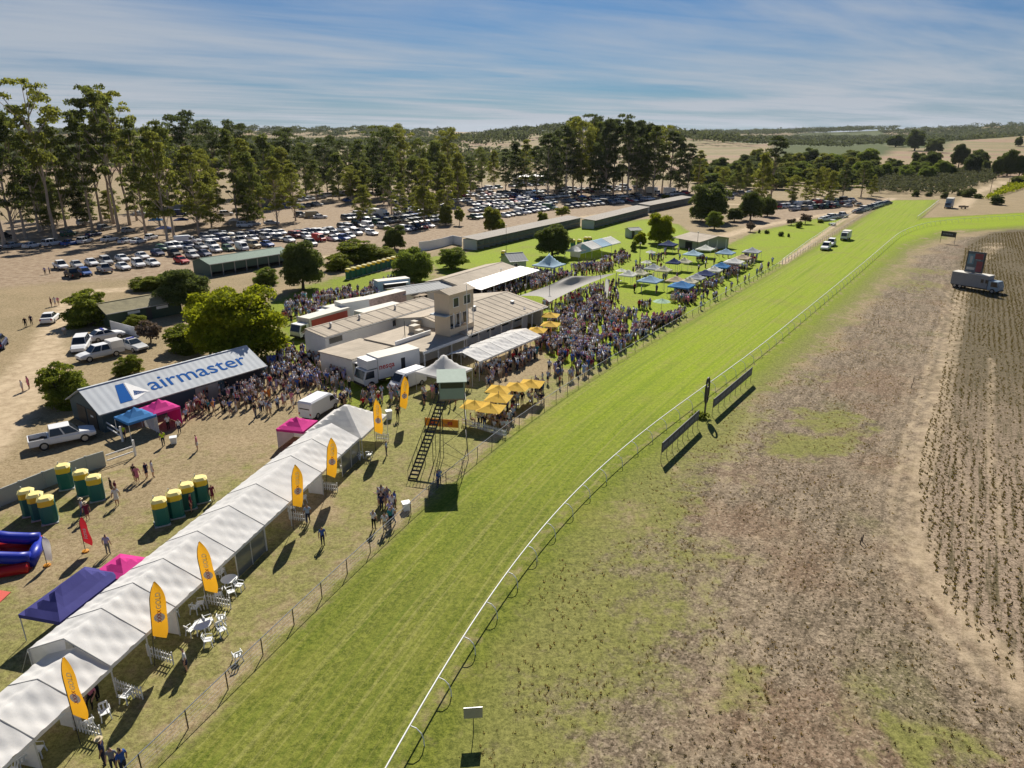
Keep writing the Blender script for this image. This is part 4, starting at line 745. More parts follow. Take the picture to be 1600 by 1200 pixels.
# ------------------------------------------------------------------ green judge box on scaffold
SGREEN = mat('sage_panel', (0.26, 0.34, 0.28), 0.7, scale=.8); SROOF = mat('pale_sage_roof', (.36, .43, .37), .8, spec=.15)
tx_, ty_ = -5.75, 63.2; jt = thing('stewards_tower', 'green stewards box on a tall steel scaffold with long stairs', 'tower', (tx_, ty_, 0), R(6)); FZ = 6.35; hw = 1.2
m = MB(); m.box(-hw, hw, -hw, -hw + .08, FZ, FZ + 1.05); m.box(-hw, hw, hw - .08, hw, FZ, FZ + 1.75); m.box(-hw, -hw + .08, -hw, hw, FZ, FZ + 1.05); m.box(hw - .08, hw, -hw, hw, FZ, FZ + 1.05)
for x_ in (-hw, hw - .12): m.box(x_, x_ + .12, -hw, -hw + .12, FZ + 1.05, FZ + 1.75)
m.build('cabin_wall', SGREEN, jt); add(jt, 'floor', WOOD, -hw, hw, -hw, hw, FZ - .14, FZ - .01); add(jt, 'front_glass', GLASS, -hw + .14, hw - .14, -hw + .02, -hw + .05, FZ + 1.07, FZ + 1.7)
m = MB(); m.add([(-hw - .2, -hw - .3, FZ + 1.72), (hw + .2, -hw - .3, FZ + 1.72), (hw + .2, hw + .2, FZ + 2.05), (-hw - .2, hw + .2, FZ + 2.05)] + [(-hw - .2, -hw - .3, FZ + 1.79), (hw + .2, -hw - .3, FZ + 1.79), (hw + .2, hw + .2, FZ + 2.12), (-hw - .2, hw + .2, FZ + 2.12)], [(0, 3, 2, 1), (4, 5, 6, 7), (0, 1, 5, 4), (1, 2, 6, 5), (2, 3, 7, 6), (3, 0, 4, 7)]); m.build('roof', SROOF, jt)
for sx in (-1, 1):
    for sy in (-1, 1): MB().bar((sx * hw * 1.15, sy * hw * 1.15, 0), (sx * hw * .9, sy * hw * .9, FZ), .06).build('leg', BLACKST, jt)
for z0, z1 in ((.3, 2.2), (2.2, 4.2), (4.2, 6.2)):
    for sx in (-1, 1):
        MB().bar((sx * hw * 1.1, -hw, z0), (sx * hw * 1.05, hw, z1), .03).build('brace', BLACKST, jt); MB().bar((-hw * sx, sx * hw * 1.1, z0), (hw * sx, sx * hw * 1.05, z1), .03).build('brace', BLACKST, jt)
        MB().bar((sx * hw * 1.05, -hw * 1.05, z1), (sx * hw * 1.05, hw * 1.05, z1), .035).build('crossbar', BLACKST, jt)
s0 = Vector((-4.3, -5.0, 0)); s1 = Vector((-.9, 1.5, FZ)); w_ = Vector((.75, -.25, 0))
for k in (0, 1): MB().bar(s0 + w_ * k, s1 + w_ * k, .06, .2).build('stringer', BLACKST, jt); MB().bar(s0 + w_ * k + Vector((0, 0, 1)), s1 + w_ * k + Vector((0, 0, 1)), .05).build('handrail', BLACKST, jt)
n = 24
for k in range(n):
    p = s0.lerp(s1, (k + .5) / n); MB().bar(p, p + w_, .24, .06).build('step', BLACKST, jt)
for k in range(0, 9):
    p = s0.lerp(s1, k / 8); MB().bar(p, p + Vector((0, 0, 1)), .04).build('baluster', BLACKST, jt)
for t in (.45, .75):
    p = s0.lerp(s1, t)
    for q in (p, p + w_): MB().bar((q.x, q.y, 0), q, .06).build('stair_leg', BLACKST, jt)
ORANGE = mat('orange_banner', (0.72, 0.30, 0.02), .7, trans=.15)
a, b = G(664, 668), G(717, 672); L, rz = framed(a, b); ob = thing('orange_banner', 'orange banner strung on a low frame behind the scaffold tower', 'banner', (*a, 0), rz)
for k in range(2): add(ob, 'banner_panel', ORANGE, k * L / 2 + .05, (k + 1) * L / 2 - .05, -.03, .03, .25, 1.15)
for k in range(3): MB().tube([(k * L / 2, .05, 0), (k * L / 2, .05, 1.2)], .03, 5).build('post', BLACKST, ob)
REDP = mat('red_print', (.45, .02, .02), .6)
m = MB()
for k in range(2):
    for j in range(3): m.box((k + .36 + .1 * j) * L / 2, (k + .43 + .1 * j) * L / 2, -.045, -.031, .5, .9)
m.build('print', REDP, ob)

# ------------------------------------------------------------------ tents and canopies
def fabric(n, c, tr=.22): return mat('fabric_' + n, c, .8, var=.15, scale=1.1, bump=.5, trans=tr, spec=.1)
FAB = {'white': fabric('white', (.82, .81, .79), .3), 'warm': fabric('warm_white', (.72, .69, .61)), 'blue': fabric('blue', (.06, .22, .50)), 'navy': fabric('navy', (.022, .045, .16)), 'purple': fabric('purple_blue', (.075, .075, .26)), 'pink': fabric('pink', (.66, .05, .28)),
       'light': fabric('pale_blue', (.42, .58, .72)), 'grey': fabric('grey_white', (.46, .48, .52)), 'cream': fabric('cream', (.66, .62, .48)), 'beige': fabric('beige', (.60, .48, .34)), 'yellow': fabric('yellow', (.80, .52, .09), .25), 'green': fabric('green_white', (.45, .62, .48)), 'mixed': fabric('blue_white', (.30, .44, .62))}
POLE = mat('white_pole', (.62, .62, .6), .5)
def popup(name, label, c, w, d, rz, eave, peak, fab, group=None, walls=(), pw=1.35, cat='tent', wallf=None, sag=0.0):
    t = thing(name, label, cat, (c[0], c[1], 0), rz, group); n, k = max(6, int(w * 2.2)), max(6, int(d * 2.2)); hx, hy = w / 2, d / 2; m = MB(); vs = []
    for j in range(k + 1):
        for i in range(n + 1):
            x_, y_ = -hx + w * i / n, -hy + d * j / k; f = max(0, min(hx - abs(x_), hy - abs(y_)) / min(hx, hy)); vs.append((x_, y_, eave + (peak - eave) * f ** pw - sag * math.sin(math.pi * i / n) * math.sin(math.pi * j / k) * (1 - f)))
    m.add(vs, [(j * (n + 1) + i, j * (n + 1) + i + 1, (j + 1) * (n + 1) + i + 1, (j + 1) * (n + 1) + i) for j in range(k) for i in range(n)])
    cnp = m.build('canopy', FAB[fab], t, pw > 1.5); v = MB(); h = .25
    for a, b in (((-hx, -hy), (hx, -hy)), ((hx, -hy), (hx, hy)), ((hx, hy), (-hx, hy)), ((-hx, hy), (-hx, -hy))): 
        v.add([(*a, eave), (*b, eave), (*b, eave - h), (*a, eave - h)], [(0, 1, 2, 3)])
        v.build('valance', FAB[fab], cnp); v = MB()
    for sx in (-1, 1):
        for sy in (-1, 1): MB().bar((sx * (hx - .04), sy * (hy - .04), 0), (sx * (hx - .04), sy * (hy - .04), eave - .02), .05).build('leg', POLE, t)
    for s in walls:
        a, b = {'f': ((-hx, -hy + .06), (hx, -hy + .06)), 'b': ((-hx, hy - .06), (hx, hy - .06)), 'l': ((-hx + .06, -hy), (-hx + .06, hy)), 'r': ((hx - .06, -hy), (hx - .06, hy))}[s]
        MB().bar((*a, eave / 2), (*b, eave / 2), .02, eave - .05).build('side_wall', FAB[wallf or fab], t)
    return t
def bay(name, label, a, b, hw, eave, ridge, group, walls, seed, fab='white'):
    """one gabled marquee bay; a, b: ground points under its two ridge ends"""
    g = random.Random(seed); L, rz = framed(a, b); t = thing(name, label, 'tent', (*a, 0), rz, group); n, k = 16, 24; vs = []; ph = g.uniform(0, 6)
    for j in range(k + 1):
        for i in range(n + 1):
            x_ = L * i / n; y_ = -hw + 2 * hw * j / k; q = 1 - abs(y_) / hw; u = math.sin(math.pi * i / n)
            vs.append((x_, y_, eave + (ridge - eave) * q - .13 * u * max(0, math.sin(math.pi * min(1, q))) ** .8 - .035 * u * math.sin(5 * x_ + 3 * y_ + ph) - .02 * math.sin(9 * x_ - 4 * y_ + 2 * ph) * (.3 + u) - .06 * u * (q > .97)))
    m = MB(); m.add(vs, [(j * (n + 1) + i, j * (n + 1) + i + 1, (j + 1) * (n + 1) + i + 1, (j + 1) * (n + 1) + i) for j in range(k) for i in range(n)]); c = m.build('roof', FAB[fab], t, True)
    v = MB()
    for s in (-1, 1): v = MB(); v.add([(0, s * hw, eave), (L, s * hw, eave), (L, s * (hw + .02), eave - .22), (0, s * (hw + .02), eave - .22)], [(0, 1, 2, 3)]); v.build('valance', FAB[fab], c)
    for s in (-1, 1): MB().bar((.05, s * (hw - .04), 0), (.05, s * (hw - .04), eave), .06).build('pole', POLE, t)
    MB().tube([(.05, -hw, eave), (.05, 0, ridge), (.05, hw, eave)], .035, 5).build('rafter', mat('rafter', (.28, .28, .27), .5), t)
    MB().tube([(.05, hw, eave), (.05, hw + 1.1, .02)], .012, 4).build('guy_rope', POLE, t)
    if 'b' in walls: MB().bar((0.03, hw - .05, eave / 2), (L - .03, hw - .05, eave / 2), .02, eave - .06).build('back_wall', FAB[fab], t)
    if 'p' in walls: MB().add([(.1, -hw + .05, .02), (.1, -hw + 1.5, .02), (.1, -hw + 1.5, eave + .2), (.1, -hw + .05, eave - .05)], [(0, 1, 2, 3)]).build('partition', FAB[fab], t)
    if 'e' in walls: MB().add([(.1, .3, .02), (.1, hw - .05, .02), (.1, hw - .05, eave), (.1, 0, ridge - .05)], [(0, 1, 2, 3)]).build('end_wall', FAB[fab], t)
    if 'c' in walls:
        MB().bar((.05, -hw + .05, eave / 2), (L - .05, -hw + .05, eave / 2), .01, eave - .1).build('clear_wall', mat('clear_plastic', (.16, .17, .16), .15, spec=.6), t)
        for x_ in (0.05, L / 2, L - .05): MB().bar((x_, -hw + .03, 0), (x_, -hw + .03, eave), .05).build('wall_pole', POLE, t)
    return t
rid = [np.array(G(*p, 3.5)) for p in ((98, 999), (154, 950.5), (205, 911), (253, 873), (307, 830), (354.5, 790), (398, 756), (451, 712), (487, 686), (518, 661))]
r0, r1 = rid[0], rid[-1]; u = (r1 - r0) / np.linalg.norm(r1 - r0); rid = [r0 + u * float(np.dot(p - r0, u)) for p in rid]; nrm = np.array([u[1], -u[0]])
GRP = 'white marquee bays in the long trackside row'
for i, (a, b) in enumerate(zip(rid[:-1], rid[1:])):
    bay('marquee_bay', f'white gabled marquee bay, {ordinal(i + 1)} of the long row counted from the near end', a, b, 2.8, 2.2, 3.5, GRP, {0: 'be', 1: 'b', 2: 'bp', 3: 'b', 4: 'bc', 5: 'bp', 6: 'b', 7: 'bp', 8: 'bc'}[i], i)
n0 = np.array(G(114, 1015, 3.0)); n0 = n0 + u * .2
for i in range(4):
    a = n0 - u * 2.55 * (i + 1); b = n0 - u * 2.55 * i
    bay('low_marquee_bay', f'low white marquee bay at the bottom corner, {ordinal(i + 1)} below the long row', a, b, 2.15, 2.1, 3.0, 'low white marquee bays', 'bp' if i < 3 else 'b', 40 + i)
pc = np.array(G(561, 640, 2.2)); rzt = math.atan2(u[1], u[0])
pc = rid[-1] + u * 3.2
popup('peaked_marquee', 'pointed white marquee closing the far end of the long row', pc, 6.2, 6.0, rzt, 2.2, 4.3, 'white', None, 'b', 1.12)
ANGs = framed(G(157, 645, 2.3), G(411, 571, 2.3))[1]
popup('blue_canopy', 'blue pop-up canopy against the lettered shed wall', G(211, 648, 2.2), 3, 3, ANGs, 2.1, 3.1, 'blue', None, 'r', wallf='white')
popup('pink_canopy', 'pink pop-up canopy against the lettered shed wall', G(249, 635, 2.2), 3, 3, ANGs, 2.1, 3.1, 'pink', None, 'r', wallf='pink')
popup('pink_canopy', 'pink pop-up canopy beside the white van at the far marquees', G(464, 662, 2.2), 3, 3, rzt, 2.1, 3.0, 'pink', None, 'br', wallf='white')
popup('pink_canopy', 'bright pink low canopy behind the white marquee row', G(190, 881, 2.2), 2.6, 2.6, rzt, 2.0, 2.7, 'pink')
a, b = G(60, 964, 2.1), G(162, 888, 2.1); L, rz = framed(a, b)
popup('purple_canopy', 'large purple-blue canopy tent sagging behind the white marquees', ((a[0] + b[0]) / 2, (a[1] + b[1]) / 2), L, 3.1, rz, 2.0, 3.1, 'purple', sag=.3, pw=1.15)
popup('pagoda_tent', 'white pagoda tent with tall point beside the box truck', G(694, 578, 2.4), 5.0, 5.0, ANG, 2.4, 4.6, 'white', None, (), 1.7)
popup('pagoda_tent', 'pale blue and white pagoda tent under the dark tree', G(858, 413, 2.4), 5.5, 5.5, ANG, 2.4, 4.9, 'light', None, (), 1.7)
CN = {'navy': 'navy', 'cream': 'cream', 'light': 'pale blue', 'white': 'white', 'grey': 'grey-white', 'beige': 'beige', 'blue': 'blue', 'mixed': 'blue and white'}
for cx, cy, col_, s in ((1053, 409, 'navy', 3), (1069, 408, 'cream', 3), (1083, 396, 'light', 4), (1102, 388, 'white', 4), (1134, 394, 'mixed', 4), (1175, 392, 'grey', 4), (1044, 381, 'navy', 4.2), (1021, 418, 'grey', 3.4), (1037, 421, 'cream', 3), (1000, 426, 'cream', 3), (982, 428, 'white', 3.2), (1016, 437, 'mixed', 4.2), (899, 390, 'white', 4)):
    in_order(popup('pop_up_canopy', None, G(cx, cy, 2.2), s, s, R(58), 2.1, 3.2, col_, 'pop-up canopies scattered on the far lawn'), f'{CN[col_]} pop-up canopy', 'among canopies scattered on the far lawn')
for cx, cy, col_, s in ((1160, 402, 'beige', 3.4), (1147, 408, 'white', 4), (1127, 415, 'blue', 3.4), (1116, 421, 'white', 3), (1102, 427, 'navy', 3.6), (1088, 433, 'grey', 3.2), (1077, 439, 'cream', 3), (1065, 445, 'blue', 4.2), (1056, 437, 'beige', 3.4)):
    in_order(popup('pop_up_canopy', None, G(cx, cy, 2.2), s, s, R(58), 2.1, 3.1, col_, 'pop-up canopies in the row by the track'), f'{CN[col_]} pop-up canopy', 'in the canopy row beside the track')
a, b = np.array(G(908, 388, 2.4)), np.array(G(954, 377, 2.4)); wv = (b - a) / 3
for i in range(3): bay('white_marquee_bay', f'{["white", "pale blue", "white"][i]} marquee bay on the far lawn by green toilets, {["near", "middle", "far"][i]} one of three', a + wv * i, a + wv * (i + 1), 3.2, 2.4, 3.8, 'marquee bays on the far lawn', 'be' if i == 0 else 'b', 60 + i, ['white', 'light', 'white'][i])
a = loc(2.4, -4.6); L = 14.8
for i in range(5):
    p0, p1 = loc(1.8 + i * 2.96, -5.2), loc(1.8 + (i + 1) * 2.96, -5.2); bay('veranda_marquee', f'white marquee panel bay before the club veranda, {ordinal(i + 1)} from the tower end', p0, p1, 2.7, 2.6, 3.3, 'white marquee before the club veranda', '', 80 + i, 'white')
# shade sail
sc = [(*G(812, 462, 3.2), 3.2), (*G(858, 472, 3.0), 3.0), (*G(962, 427, 3.6), 3.6), (*G(888, 431, 4.8), 4.8)]
sl_ = thing('shade_sail', 'large grey tensioned shade sail over the crowd behind the club hall', 'shade sail', (*sc[0][:2], 0)); o = Vector((*sc[0][:2], 0)); q = [Vector(p) - o for p in sc]; vs = []; n = 14
for j in range(n + 1):
    for i in range(n + 1):
        s, t = i / n, j / n; p = q[0].lerp(q[1], s).lerp(q[3].lerp(q[2], s), t); cn = (q[0] + q[1] + q[2] + q[3]) / 4; e = .22 * (math.sin(math.pi * s) * (1 - math.sin(math.pi * t)) + math.sin(math.pi * t) * (1 - math.sin(math.pi * s))); p = p.lerp(cn, e * .8); p.z += .9 * math.exp(-((s - .35) ** 2 + (t - .75) ** 2) / .03) - .25 * math.sin(math.pi * s) * math.sin(math.pi * t); vs.append(p)
MB().add(vs, [(j * (n + 1) + i, j * (n + 1) + i + 1, (j + 1) * (n + 1) + i + 1, (j + 1) * (n + 1) + i) for j in range(n) for i in range(n)]).build('cloth', mat('sail_cloth', (.40, .38, .35), .8, trans=.15), sl_, True)
for p in q: MB().tube([(p.x, p.y, 0), (p.x * 1.01, p.y * 1.01, p.z + .15)], .07).build('mast', STEEL, sl_)
# umbrellas
def umbrella(label, c, s, fab, group, sq=True, h=2.2, rz=0.5, where=None):
    t = thing('umbrella', label, 'umbrella', (c[0], c[1], 0), rz, group); n = 4 if sq else 8; m = MB(); r = s / 2 * (1.41 if sq else 1)
    vs = [(0, 0, h + .55)]
    for ring, (f, z_) in enumerate(((.35, h + .33), (.7, h + .15), (1.0, h))):
        for k in range(n * 2):
            w = math.pi * k / n; rr_ = r * f * (1 if k % 2 == 0 else (.72 if sq else .93)); vs.append((rr_ * math.cos(w), rr_ * math.sin(w), z_ - (.05 if k % 2 else 0)))
    N = 2 * n; fs = [(0, 1 + k, 1 + (k + 1) % N) for k in range(N)]
    for rg in range(2): fs += [(1 + rg * N + k, 1 + (rg + 1) * N + k, 1 + (rg + 1) * N + (k + 1) % N, 1 + rg * N + (k + 1) % N) for k in range(N)]
    m.add(vs, fs).build('canopy', FAB[fab], t); MB().tube([(0, 0, 0), (0, 0, h + .8)], .03).build('pole', WOOD, t); MB().lathe([(.3, 0), (.3, .06), (.06, .1)], 8).build('base', BLACKST, t)
    for k in range(n): w = 2 * math.pi * k / n; MB().bar((0, 0, h - .1), (r * .7 * math.cos(w), r * .7 * math.sin(w), h + .16), .025).build('rib', WOOD, t)
    if where: in_order(t, label, where); 
    return t
for c in ((742, 630), (767, 635), (780, 606), (779, 619), (808, 602), (830, 597)): umbrella('yellow square umbrella', G(c[0], c[1], 2.4), 2.7, 'yellow', 'yellow umbrellas over the trackside tables', where='over the trackside tables')
for c in ((860, 491), (860, 505), (839, 514), (824, 520)): umbrella('yellow square umbrella', G(c[0], c[1], 2.4), 2.7, 'yellow', 'yellow umbrellas by the club hall', where='beside the club hall corner')
umbrella('round pale umbrella with green tinge standing alone on the far lawn', G(1034, 471, 2.2), 3.2, 'green', None, False)
umbrella('round pink-cream umbrella behind the white annex', G(652, 459, 2.2), 4, 'beige', None, False)
for c in ((1017, 394), (1010, 410), (971, 423)): umbrella('round white umbrella', G(c[0], c[1], 2.2), 2.6, 'white', 'white umbrellas on the far lawn', False, where='among round umbrellas on the far lawn')

# ------------------------------------------------------------------ toilets
TEALP = mat('green_plastic', (.006, .135, .115), .5, var=.1); YELP = mat('yellow_plastic', (.78, .55, .03), .55, var=.08); YELR = mat('cream_yellow_plastic', (.80, .68, .25), .6); GREYP = mat('grey_plastic', (.42, .45, .44), .6); DKG = mat('dark_green_plastic', (.004, .085, .075), .5)
def octo(h0, h1, s0, s1, ch=.24):
    def ring(s, z_): c = s * ch * 1.6; return [(-s + c, -s, z_), (s - c, -s, z_), (s, -s + c, z_), (s, s - c, z_), (s - c, s, z_), (-s + c, s, z_), (-s, s - c, z_), (-s, -s + c, z_)]
    return MB().add(ring(s0, h0) + ring(s1, h1), [(i, (i + 1) % 8, 8 + (i + 1) % 8, 8 + i) for i in range(8)] + [tuple(range(8, 16))])
TP = [('skid', MB().box(-.6, .6, -.6, .6, 0, .1).mesh('skid', GREYP)), ('cabin', octo(.1, 1.62, .56, .56).mesh('cabin', TEALP)), ('upper_band', octo(1.62, 2.12, .565, .55).mesh('upper_band', YELP)), ('roof', octo(2.12, 2.3, .60, .40).mesh('roof', YELR)),
      ('door', MB().box(.57, .60, -.34, .34, .14, 1.9).mesh('door', DKG)), ('vent_pipe', MB().tube([(-.3, .3, 2.2), (-.3, .3, 2.5)], .05).mesh('vent_pipe', GREYP))]
def toilet(p, rz, desc, where, group):
    t = link('portable_toilet', None, None, (*p, 0), rz); tag(t, None, 'toilet', group)
    for n_, me_ in TP: link(n_, me_, t)
    in_order(t, desc, where)
for p in ((49, 803), (63, 809), (79, 815)): toilet(G(*p), R(30), 'green toilet with yellow top', 'of three huddled below the wall', 'toilets huddled below the panel wall')
for p in ((105, 762), (133, 772), (153, 780)): toilet(G(*p), R(28), 'green toilet with yellow top', 'of three against the panel wall', 'toilets against the panel wall')
for p in ((254, 818), (277, 806), (296, 793), (317, 782)): toilet(G(*p), R(30), 'green toilet with yellow top', 'of four beside the white marquees', 'toilets beside the white marquees')
for k in range(11): toilet((G(545, 436)[0] + (G(622, 414)[0] - G(545, 436)[0]) * k / 10, G(545, 436)[1] + (G(622, 414)[1] - G(545, 436)[1]) * k / 10), R(-30), 'green toilet with yellow top', 'in the straight row before the thicket', 'toilets in a straight row')
for p in ((895, 387), (905, 387), (915, 383), (921, 383), (787, 406)): toilet(G(*p), R(-30), 'far green toilet', 'among toilets on the far lawn', 'toilets on the far lawn')

# ------------------------------------------------------------------ feather flags
FY = mat('flag_yellow', (.80, .40, .02), .7, trans=.4, var=.14, scale=.9); FYD = mat('flag_gold_print', (.86, .72, .38), .7); FR = mat('flag_red', (.50, .02, .03), .7, trans=.3); FWH = mat('flag_white', (.75, .73, .72), .7, trans=.3)
def feather(name, label, p, h, w, mtl, group, texts, rz=0.0, base=.5):
    t = thing(name, label, 'flag', (*p, 0), rz, group); H_ = h - base; vs = []; n = 16
    def edge(t_):
        l = w * .34 * max(0, (t_ - .62) / .38) ** 2.0 + .02; r_ = w * (1.0 - .16 * (1 - min(1, t_ / .12)) ** 2 - (.0 if t_ < .62 else .62 * ((t_ - .62) / .38) ** 2.2)); return l, max(l + .02, r_)
    for i in range(n + 1):
        t_ = i / n; l, r_ = edge(t_)
        for j in range(5): s = j / 4; vs.append((l + (r_ - l) * s, .09 * s * math.sin(6 * t_ + 1.2 * s), base + H_ * t_ + (.28 * (1 - s) if i == 0 else 0) * .0 - (.35 * s * (1 - t_) ** 8)))
    cl_ = MB().add(vs, [(i * 5 + j, i * 5 + j + 1, (i + 1) * 5 + j + 1, (i + 1) * 5 + j) for i in range(n) for j in range(4)]).build('cloth', mtl, t, True)
    MB().tube([(0, 0, 0)] + [(edge(i / 10)[0] - .02, 0, base + H_ * i / 10) for i in range(11)], [.025] * 9 + [.018] * 3, 5).build('pole', BLACKST, t)
    for body, size, z_, m_, x_ in texts:
        o_ = link('lettering', text_mesh(body, size, m_, .02, .002), cl_); o_.rotation_euler = (math.pi / 2, -math.pi / 2, 0); o_.location = (x_, -.05, z_)
    return t
GT = [('GOLD', .40, 3.85, FYD, .58), ('XXXX', .30, 2.95, REDP, .55)]
badge = MB().lathe([(.0, 0), (.30, .001)], 14).mesh('badge', FWH)
for i, (bx, by, tp) in enumerate(((110, 1113, 1020), (230, 995, 915), (319, 920, 842), (452, 790, 728), (504, 742, 686), (583, 673, 622), (619, 635, 588))):
    fp_ = G(bx, by, 2.1); v_ = tp - 600; top_ = CAM_H - fp_[1] * (_S * FOC + _C * v_) / (_C * FOC - _S * v_)
    fl_ = feather('feather_flag', f'yellow feather flag on the marquee row, {ordinal(i + 1)} counted from the near corner', (fp_[0] + .12, fp_[1] - .05), top_, .86, FY, 'yellow feather flags along the marquees', GT, R((-8, 22, 5, 30, 12, -4, 18)[i]), 2.1); fl_.rotation_euler[0] = R((2, -2, 3, 0, -3, 2, -1)[i]); fl_.rotation_euler[1] = R((2, 5, -1, 4, 6, 1, 7)[i])
    b_ = link('badge', badge, fl_.children[0]); b_.rotation_euler = (math.pi / 2, 0, 0); b_.location = (.45, -.05, 3.3)
f_ = feather('red_flag', 'red feather flag with white lettering behind the toilets', G(134, 862), 3.0, .75, FR, None, [('icms', .5, 1.2, FWH, .5)], R(-12), .9); MB().lathe([(.25, 0), (.25, .1), (.05, .16)], 8).build('base', ORANGE, f_)
f_ = feather('white_flag', 'narrow white feather flag on an orange base near the inflatable', G(74, 884), 2.4, .5, FWH, None, [], R(60), .5); MB().lathe([(.25, 0), (.25, .1), (.05, .16)], 8).build('base', ORANGE, f_)
f_ = feather('white_flag', 'slim white feather flag at the shade sail corner', G(944, 468), 4.2, .8, FWH, None, [], R(20)); f_ = feather('white_flag', 'white feather flag by the club hall and yellow umbrellas', G(816, 517), 4.0, .9, FWH, None, [], R(20))

# ------------------------------------------------------------------ chairs, tables, pickets
CH = mat('white_plastic', (.74, .76, .76), .45, var=.04)
cp = [('seat', MB().box(-.22, .22, -.22, .24, .41, .45).mesh('seat', CH))]
bk_ = MB(); bk_.add([(-.22, .22, .45), (-.14, .22, .45), (-.16, .34, .84), (-.23, .33, .80)], [(0, 1, 2, 3)]); bk_.add([(.22, .22, .45), (.14, .22, .45), (.16, .34, .84), (.23, .33, .80)], [(3, 2, 1, 0)]); bk_.add([(-.04, .225, .45), (.04, .225, .45), (.04, .335, .8), (-.04, .335, .8)], [(0, 1, 2, 3)]); bk_.box(-.2, .2, .30, .35, .76, .87)
cp.append(('backrest', bk_.mesh('backrest', CH)))
for sx in (-1, 1):
    for y0, y1 in ((-.2, -.25), (.2, .26)): cp.append(('leg', MB().bar((sx * .25, y1, 0), (sx * .2, y0, .42), .055, .05).mesh('leg', CH)))
    cp.append(('armrest', MB().tube([(sx * .24, -.22, .44), (sx * .26, -.2, .64), (sx * .26, .24, .66)], .022, 5).mesh('armrest', CH)))
def chair(pxy, rz, where='among the white chairs along the marquees'):
    t = link('plastic_chair', None, None, (*G(*pxy), 0), rz); tag(t, None, 'chair', 'white plastic chairs along the marquees')
    for n_, me_ in cp: link(n_, me_, t)
    in_order(t, 'white plastic chair', where)
for p in ((62, 1180), (140, 1138), (166, 1122), (198, 1096), (38, 1196), (20, 1215), (300, 992), (313, 985), (328, 977), (347, 973), (348, 992), (327, 1008), (314, 950), (306, 957), (345, 903), (342, 936), (362, 932), (375, 922), (346, 898), (468, 790), (475, 785), (456, 800), (550, 722), (556, 720), (563, 717), (577, 716), (500, 765), (490, 768), (272, 965), (248, 992), (536, 735), (372, 1032)): chair(p, random.uniform(0, 6.28))
for i, p in enumerate(((318, 990), (360, 918))):
    t = thing('round_table', ['round white plastic table ringed by chairs on the grass', 'round white plastic table beside the second marquee opening'][i], 'table', (*G(*p), 0)); MB().lathe([(.0, .70), (.55, .70), (.56, .73), (.0, .735)], 20).build('table_top', CH, t)
    for k in range(4): w = math.pi / 4 + k * math.pi / 2; MB().bar((.38 * math.cos(w), .38 * math.sin(w), 0), (.3 * math.cos(w), .3 * math.sin(w), .7), .06).build('leg', CH, t)
for i, p in enumerate(((115, 1142, 158, 1155), (183, 1080, 222, 1094), (231, 1026, 270, 1039), (322, 944, 360, 952), (452, 812, 480, 817), (505, 766, 527, 769), (588, 688, 607, 690), (722, 664, 790, 684))):
    a, b = G(p[0], p[1]), G(p[2], p[3]); L, rz = framed(a, b); t = thing('picket_fence', None, 'fence', (*a, 0), rz, 'white picket fence sections'); n = max(7, int(L / .2)); m = MB()
    for k in range(n): x_ = k * L / n; m.add([(x_, 0, .08), (x_ + .09, 0, .08), (x_ + .09, 0, .82), (x_ + .045, 0, .92), (x_, 0, .82), (x_, .02, .08), (x_ + .09, .02, .08), (x_ + .09, .02, .82), (x_ + .045, .02, .92), (x_, .02, .82)], [(0, 1, 2, 3, 4), (9, 8, 7, 6, 5), (0, 5, 6, 1), (1, 6, 7, 2), (2, 7, 8, 3), (3, 8, 9, 4), (4, 9, 5, 0)])
    m.build('pickets', WHITEP, t)
    for z_ in (.25, .62): MB().box(0, L, .021, .06, z_, z_ + .07).build('rail', WHITEP, t)
    for x_ in (0.0, L): MB().box(x_ - .03, x_ + .03, .03, .09, 0, .9).build('post', WHITEP, t)
    in_order(t, 'short white picket fence section', 'along the marquees and tables')
# inflatable slide and mats
INB = mat('inflatable_blue', (.012, .03, .35), .4); INR = mat('inflatable_red', (.45, .012, .015), .4); INY = mat('inflatable_yellow', (.75, .5, .02), .4); MAT_ = mat('red_mat', (.60, .10, .07), .6)
il = thing('inflatable_slide', 'blue and red inflatable slide cut by the left frame edge', 'slide', (*G(10, 878), 0), R(20))
for y_, c_ in ((-1.4, INB), (1.4, INB)): MB().tube([(-3, y_, .5), (-1.5, y_, 1.9), (0, y_, 1.25), (1.3, y_, .9), (2.0, y_, .85)], [.55, .5, .45, .45, .4], 10).build('side_tube', c_, il, True)
for y_ in (-1.9, 1.9): MB().tube([(-3, y_, .3), (1.9, y_, .3)], .42, 10).build('base_tube', INR, il, True)
MB().tube([(1.95, -1.5, .45), (1.95, 1.5, .45)], .42, 10).build('end_tube', INB, il, True)
MB().add([(-3, -1.0, 2.0), (-3, 1.0, 2.0), (0, 1.0, .6), (0, -1.0, .6), (1.7, 1.0, .3), (1.7, -1.0, .3)], [(0, 3, 2, 1), (3, 5, 4, 2)]).build('slide_bed', INR, il); MB().box(.9, 1.5, -1, 1, .3, .36).build('landing', INY, il)
for i, (cs, lb_) in enumerate((([(12, 897), (50, 889), (54, 878), (20, 884)], 'red foam mat in front of the inflatable slide'), ([(-8, 942), (0, 942), (17, 926), (0, 923)], 'red foam mat on the grass at the left frame edge'))):
    q = [G(*c) for c in cs]; m = MB(); m.add([(*p, .008) for p in q] + [(*p, .06) for p in q], [(3, 2, 1, 0), (4, 5, 6, 7), (0, 1, 5, 4), (1, 2, 6, 5), (2, 3, 7, 6), (3, 0, 4, 7)]); tag(m.build('foam_mat', MAT_), lb_, 'mat')
